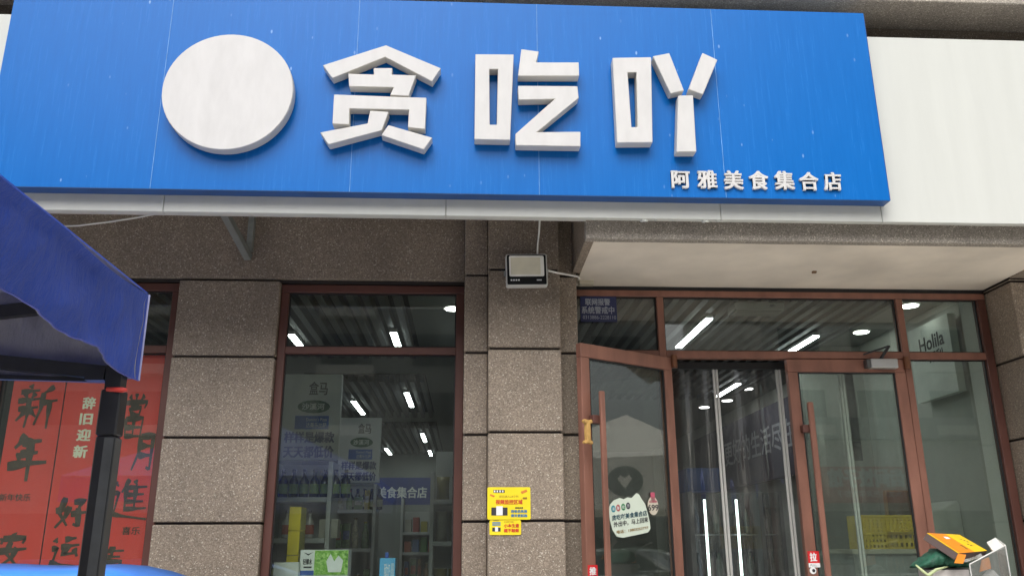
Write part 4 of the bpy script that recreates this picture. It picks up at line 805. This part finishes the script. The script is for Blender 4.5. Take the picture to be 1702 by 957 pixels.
G().tube([vv[k * nrow + 24] + Vector((.001, 0, 0)) for k in range(151)], .002, 6).put('hem_seam', M('hem_thread', (.08, .1, .4), .7), vo_)
G().tube([vv[j] + Vector((.002, .002, 0)) for j in range(25)], .0028, 6).put('corner_seam', M('pale_piping', (.35, .37, .6), .6), vo_)
valance(cs[1], cs[0], Vector((0, -1, 0)), 'valance', lambda t: 0.0); valance(cs[2], cs[1], Vector((1, 0, 0)), 'valance', lambda t: 0.); valance(cs[3], cs[2], Vector((0, 1, 0)), 'valance', lambda t: 0.)
px_, py_ = P(203, 645, -2.95).x - .016, -2.955
for i, (x, y) in enumerate(((px_, py_), (TX - TW + .06, py_), (TX - TW + .06, TY - TW + .06), (px_, TY - TW + .06))):
    pf = G().box(x - .024, x + .024, y - .024, y + .024, 0, 1.78).put('pole', PB, T, bevel=.004); 
    G().box(x - .026, x + .026, y - .026, y + .026, 1.781, 1.9).put('corner_bracket', PB, T, bevel=.004); G().box(x - .02, x + .02, y - .02, y + .02, 1.901, 2.16).put('upper_pole', PB, T); G().box(x - .05, x + .05, y - .05, y + .05, 0, .008).put('foot', PB, pf)
box('lit_pole_strip', px_ + .0245, px_ + .0265, py_ - .02, py_ + .02, .01, 1.775, PB2, T); box('lit_pole_strip', px_ + .0, px_ + .0235, py_ - .0265, py_ - .0245, .01, 1.775, PB2, T)  # lighter strips paint the light falling on the pole's right face
pt = lambda u, v, Y=-2.945: P(u, v, Y)
def ext(a, b_, k): return a + (b_ - a) * k
G().bar(pt(205, 497), ext(pt(205, 497), pt(0, 519), 2.6), .025, .035).put('truss_bar', PB, T); G().bar(pt(188, 621, -2.955), ext(pt(188, 621, -2.955), pt(0, 602, -2.955), 2.6), .025, .036).put('truss_bar', PB, T)
G().bar(pt(180, 632, -2.93), ext(pt(180, 632, -2.93), pt(0, 627, -2.93), 3.), .02, .012).put('truss_bar', PB, T)
for c_ in cs: G().bar(c_.lerp(ap, .03) - Vector((0, 0, .03)), ap - Vector((0, 0, .06)), .02, .03).put('roof_rib', PB, T)
G().box(px_ - .075, px_ - .025, py_ - .02, py_ + .02, 1.925, 1.955).put('slide_joint', PB, T)
q = P(197, 648, -2.98); G().tube([q + Vector((-.03, 0, .002)), q + Vector((.012, -.003, 0)), q + Vector((.022, .0, 0))], [.006, .007, .004], 8).put('red_clip', M('red_plastic', (.6, .05, .04), .4), T, smooth=True)
# bright blue tarpaulin over a stall at the lower left
t0 = P(-40, 947, -1.3); g = G(); n = 16; xs0, xs1 = -3.3, P(291, 957, -1.3).x + .05; zt = P(150, 948, -1.3).z
for i in range(n + 1):
    t = i / n; x = xs0 + (xs1 - xs0) * t; z = zt - .11 * max(0, (t - .68) / .32) ** 2.2 + .006 * math.sin(i * 1.1)
    g.v += [(x, -1.32 + .02 * math.sin(i), .3), (x, -1.3 + .01 * math.sin(i * 1.7), z - .03), (x, -1.26, z), (x, -.75, z + .02), (x, -.68, .3)]
for i in range(n):
    for k in range(4): g.f.append((5 * i + k, 5 * i + 5 + k, 5 * i + 6 + k, 5 * i + 1 + k))
g.f += [(0, 1, 2, 3, 4), tuple(5 * n + q for q in (4, 3, 2, 1, 0))]
tt = thing('covered_stall', ((xs0 + xs1) / 2, -1, 0), 'stall under a bright blue tarpaulin below the red posters', 'stall')
g.put('tarpaulin', M('bright_blue_tarpaulin', (.05, .24, .82), .5, 0, .12, 5, .3, 10), tt, smooth=True)
for x in (xs0 + .1, xs1 - .15):
    for y in (-1.2, -.8): box('leg', x - .02, x + .02, y - .02, y + .02, 0, 1.2, STEEL, tt)

# ================================================================== THE OTHER SIDE OF THE STREET (seen in the glass)
PL1 = M('pale_render', (.62, .6, .54), .8); PL2 = M('grey_render', (.24, .25, .25), .8); DGL = M('dark_window_glass', (.03, .035, .04), .1); SHF = M('shopfront_dark', (.06, .06, .065), .4)
def block(x0, x1, y0, y1, h, m, lb, nx, nz, z0=6., wf=.55, face=True):
    t_ = thing('street_block', ((x0 + x1) / 2, (y0 + y1) / 2, -.15), lb, 'building', 'buildings across the street')
    box('wall', x0, x1, y0, y1, -.15, h, m, t_); box('parapet', x0 - .2, x1 + .2, y1 - .3, y1 + .3, h, h + .5, PL2, t_)
    w = (x1 - x0) / nx; hh_ = (h - z0) / nz; wm = bpy.data.meshes.new('window'); 
    f = G().box(-w * wf / 2, w * wf / 2, 0, .06, 0, hh_ * .55); wm.from_pydata(f.v, [], f.f); wm.materials.append(DGL)
    sm = bpy.data.meshes.new('sill'); f = G().box(-w * wf / 2 - .15, w * wf / 2 + .15, 0, .5, -.5, -.05); sm.from_pydata(f.v, [], f.f); sm.materials.append(PL1)
    for i in range(nx):
        for j in range(nz):
            for nm, me in (('window', wm), ('balcony', sm)):
                if nm == 'balcony' and i % 2: continue
                o = bpy.data.objects.new(nm, me); COL.objects.link(o); o.parent = t_; o.location = Vector((x0 + (i + .5) * w, y1 + .002, z0 + j * hh_ + .3 * hh_)) - WPOS[t_.name]
    return t_
b1 = block(14, 46, -48, -33.5, 21, PL1, 'pale apartment block across the street, mirrored in the right door', 9, 5)
box('shopfront', 14, 46, -33.45, -33.3, .1, 3.0, SHF, b1); box('grey_fascia', 14, 46, -33.44, -33.0, 6.2, 7.2, PL2, b1)
b2 = block(-50, 9, -50, -33.5, 17, M('mid_grey_render', (.3, .3, .28), .8), 'grey apartment row across the street, mirrored in the left window', 14, 4)
box('shopfront', -50, 9, -33.45, -33.3, .1, 3.0, SHF, b2)
block(27, 34, -110, -96, 22, PL2, 'distant grey tower mirrored above the doors', 3, 6); block(-30, -4, -100, -85, 34, PL2, 'distant wide tower behind the grey apartment row', 8, 9)
rs = tag(box('restaurant_sign', 15.8, 20.2, -33.2, -32.95, 3.35, 4.95, M('dull_red_board', (.55, .08, .08), .5)), 'dull red restaurant sign board mirrored in the right door glass', 'sign')
text('lettering', '齿间饺子馆', (19.8, -32.949, 4.05), (-3.5, 0, 0), (0, 0, .8), LETW, rs, bold=.05, n=Vector((0, 1, 0))); text('lettering', '东北特色海带大饺子', (19.6, -32.949, 3.6), (-3.0, 0, 0), (0, 0, .3), WHP, rs, n=Vector((0, 1, 0)))
# white gazebo on the pavement, mirrored in the open leaf
GW = M('white_gazebo_fabric', (.8, .77, .7), .7, 0, .06); gz = thing('white_gazebo', (8.5, -1.87, 0), 'white gazebo further along the pavement, mirrored in the open door', 'gazebo')
gx0, gx1, gy0, gy1, ge = 7.0, 10.0, -3.37, -.37, 2.66
A_ = ((gx0 + gx1) / 2, (gy0 + gy1) / 2, 3.45)
build('canopy', [(gx0, gy0, ge), (gx1, gy0, ge), (gx1, gy1, ge), (gx0, gy1, ge), A_], [(0, 1, 4), (1, 2, 4), (2, 3, 4), (3, 0, 4)], GW, gz)
for x0, x1, y0, y1 in ((gx0 - .004, gx0 + .004, gy0, gy1), (gx1 - .004, gx1 + .004, gy0, gy1), (gx0 + .005, gx1 - .005, gy0 - .004, gy0 + .004), (gx0 + .005, gx1 - .005, gy1 - .004, gy1 + .004)): box('side_cloth', x0, x1, y0, y1, 1.98, ge, GW, gz)
for x in (gx0 + .05, gx1 - .05):
    for y in (gy0 + .05, gy1 - .05): box('pole', x - .02, x + .02, y - .02, y + .02, 0, ge - .01, PB, gz)
XE = Matrix(((0, 1, 0, gx0 - .006), (-1, 0, 0, -1.55), (0, 0, 1, 2.34), (0, 0, 0, 1)))
G().prism([(.25 * math.cos(k * math.pi / 10), .2 * math.sin(k * math.pi / 10)) for k in range(20)], -.004, 0).put('round_emblem', M('emblem_dark', (.16, .16, .16), .6), gz, xf=XE)
G().prism([(0, -.1), (.1, .03), (.06, .08), (0, .04), (-.06, .08), (-.1, .03)], -.008, -.005).put('heart_mark', GW, gz, xf=XE)
# parked cars
def car(x, y, rot, m, lb):
    t_ = thing('parked_car', (x, y, 0), lb, 'car', 'parked cars by the kerb'); XF_ = Matrix.Translation((x, y, 0)) @ Matrix.Rotation(rot, 4, 'Z')
    secs = [(-2.2, .45, .72, .62), (-2.1, .3, .88, .8), (-1.5, .25, .98, .88), (-.9, .25, 1.0, .9), (.6, .25, 1.0, .9), (1.2, .25, .96, .9), (1.9, .27, .86, .84), (2.2, .4, .68, .68)]
    v = []; f = []
    for s_, zb, zt, hw_ in secs: v += [(s_, -hw_, zb), (s_, -hw_ * 1.02, (zb + zt) / 2), (s_, -hw_ * .94, zt), (s_, hw_ * .94, zt), (s_, hw_ * 1.02, (zb + zt) / 2), (s_, hw_, zb)]
    for i in range(len(secs) - 1):
        for k in range(6): f.append((6 * i + k, 6 * i + (k + 1) % 6, 6 * i + 6 + (k + 1) % 6, 6 * i + 6 + k))
    f += [(5, 4, 3, 2, 1, 0), tuple(6 * 7 + k for k in range(6))]
    build('body', v, f, m, t_, smooth=True, xf=XF_)
    cab = [(-1.75, .95, .8), (-1.1, 1.4, .64), (-.2, 1.47, .64), (.35, 1.42, .64), (1.15, .95, .8)]
    v = [q for s_, z, w in cab for q in ((s_, -w, z), (s_, w, z))]; f = [(2 * i, 2 * i + 1, 2 * i + 3, 2 * i + 2)[::-1] for i in range(4)] + [(0, 2, 4, 6, 8), (9, 7, 5, 3, 1), (0, 8, 9, 1)]
    build('cabin_glass', v, f, DGL, t_, xf=XF_)
    v = [q for s_, z, w in ((-1.15, 1.41, .655), (-.2, 1.485, .655), (.38, 1.43, .655)) for q in ((s_, -w, z), (s_, w, z), (s_, -w, z - .05), (s_, w, z - .05))]
    build('roof', v, [(0, 1, 5, 4)[::-1], (4, 5, 9, 8)[::-1], (0, 4, 6, 2), (4, 8, 10, 6), (1, 3, 7, 5), (5, 7, 11, 9), (0, 2, 3, 1), (8, 9, 11, 10)], m, t_, xf=XF_)
    for s_ in (-1, 1):
        G().bar((.38, s_ * .66, 1.41), (1.18, s_ * .8, .96), .06, .06).put('pillar_trim', m, t_, xf=XF_); G().bar((-1.13, s_ * .66, 1.39), (-1.75, s_ * .8, .96), .09, .06).put('pillar_trim', m, t_, xf=XF_)
        for wx in (-1.35, 1.35):
            w_ = G().tube([(wx, s_ * .72, .32), (wx, s_ * .93, .32)], .32, 20).put('wheel', BLACK, t_, xf=XF_); G().tube([(wx, s_ * .931, .32), (wx, s_ * .94, .32)], .2, 16).put('rim', CLM, w_, xf=XF_)
        G().box(2.1, 2.2, s_ * .5 - .15, s_ * .5 + .15, .62, .74).put('headlight', WHP, t_, xf=XF_)
car(12.4, -2.9, R(93), M('silver_car_paint', (.5, .51, .52), .25, .3, .03), 'silver parked car mirrored in the open door glass'); car(3.0, -9.6, 0, M('white_car_paint', (.7, .7, .7), .25, 0, .03), 'white parked car behind the viewer, mirrored low in the right door'); car(-4.5, -9.8, R(180), M('dark_car_paint', (.05, .055, .07), .25, .3, .03), 'dark parked car at the kerb, mirrored in the left window')
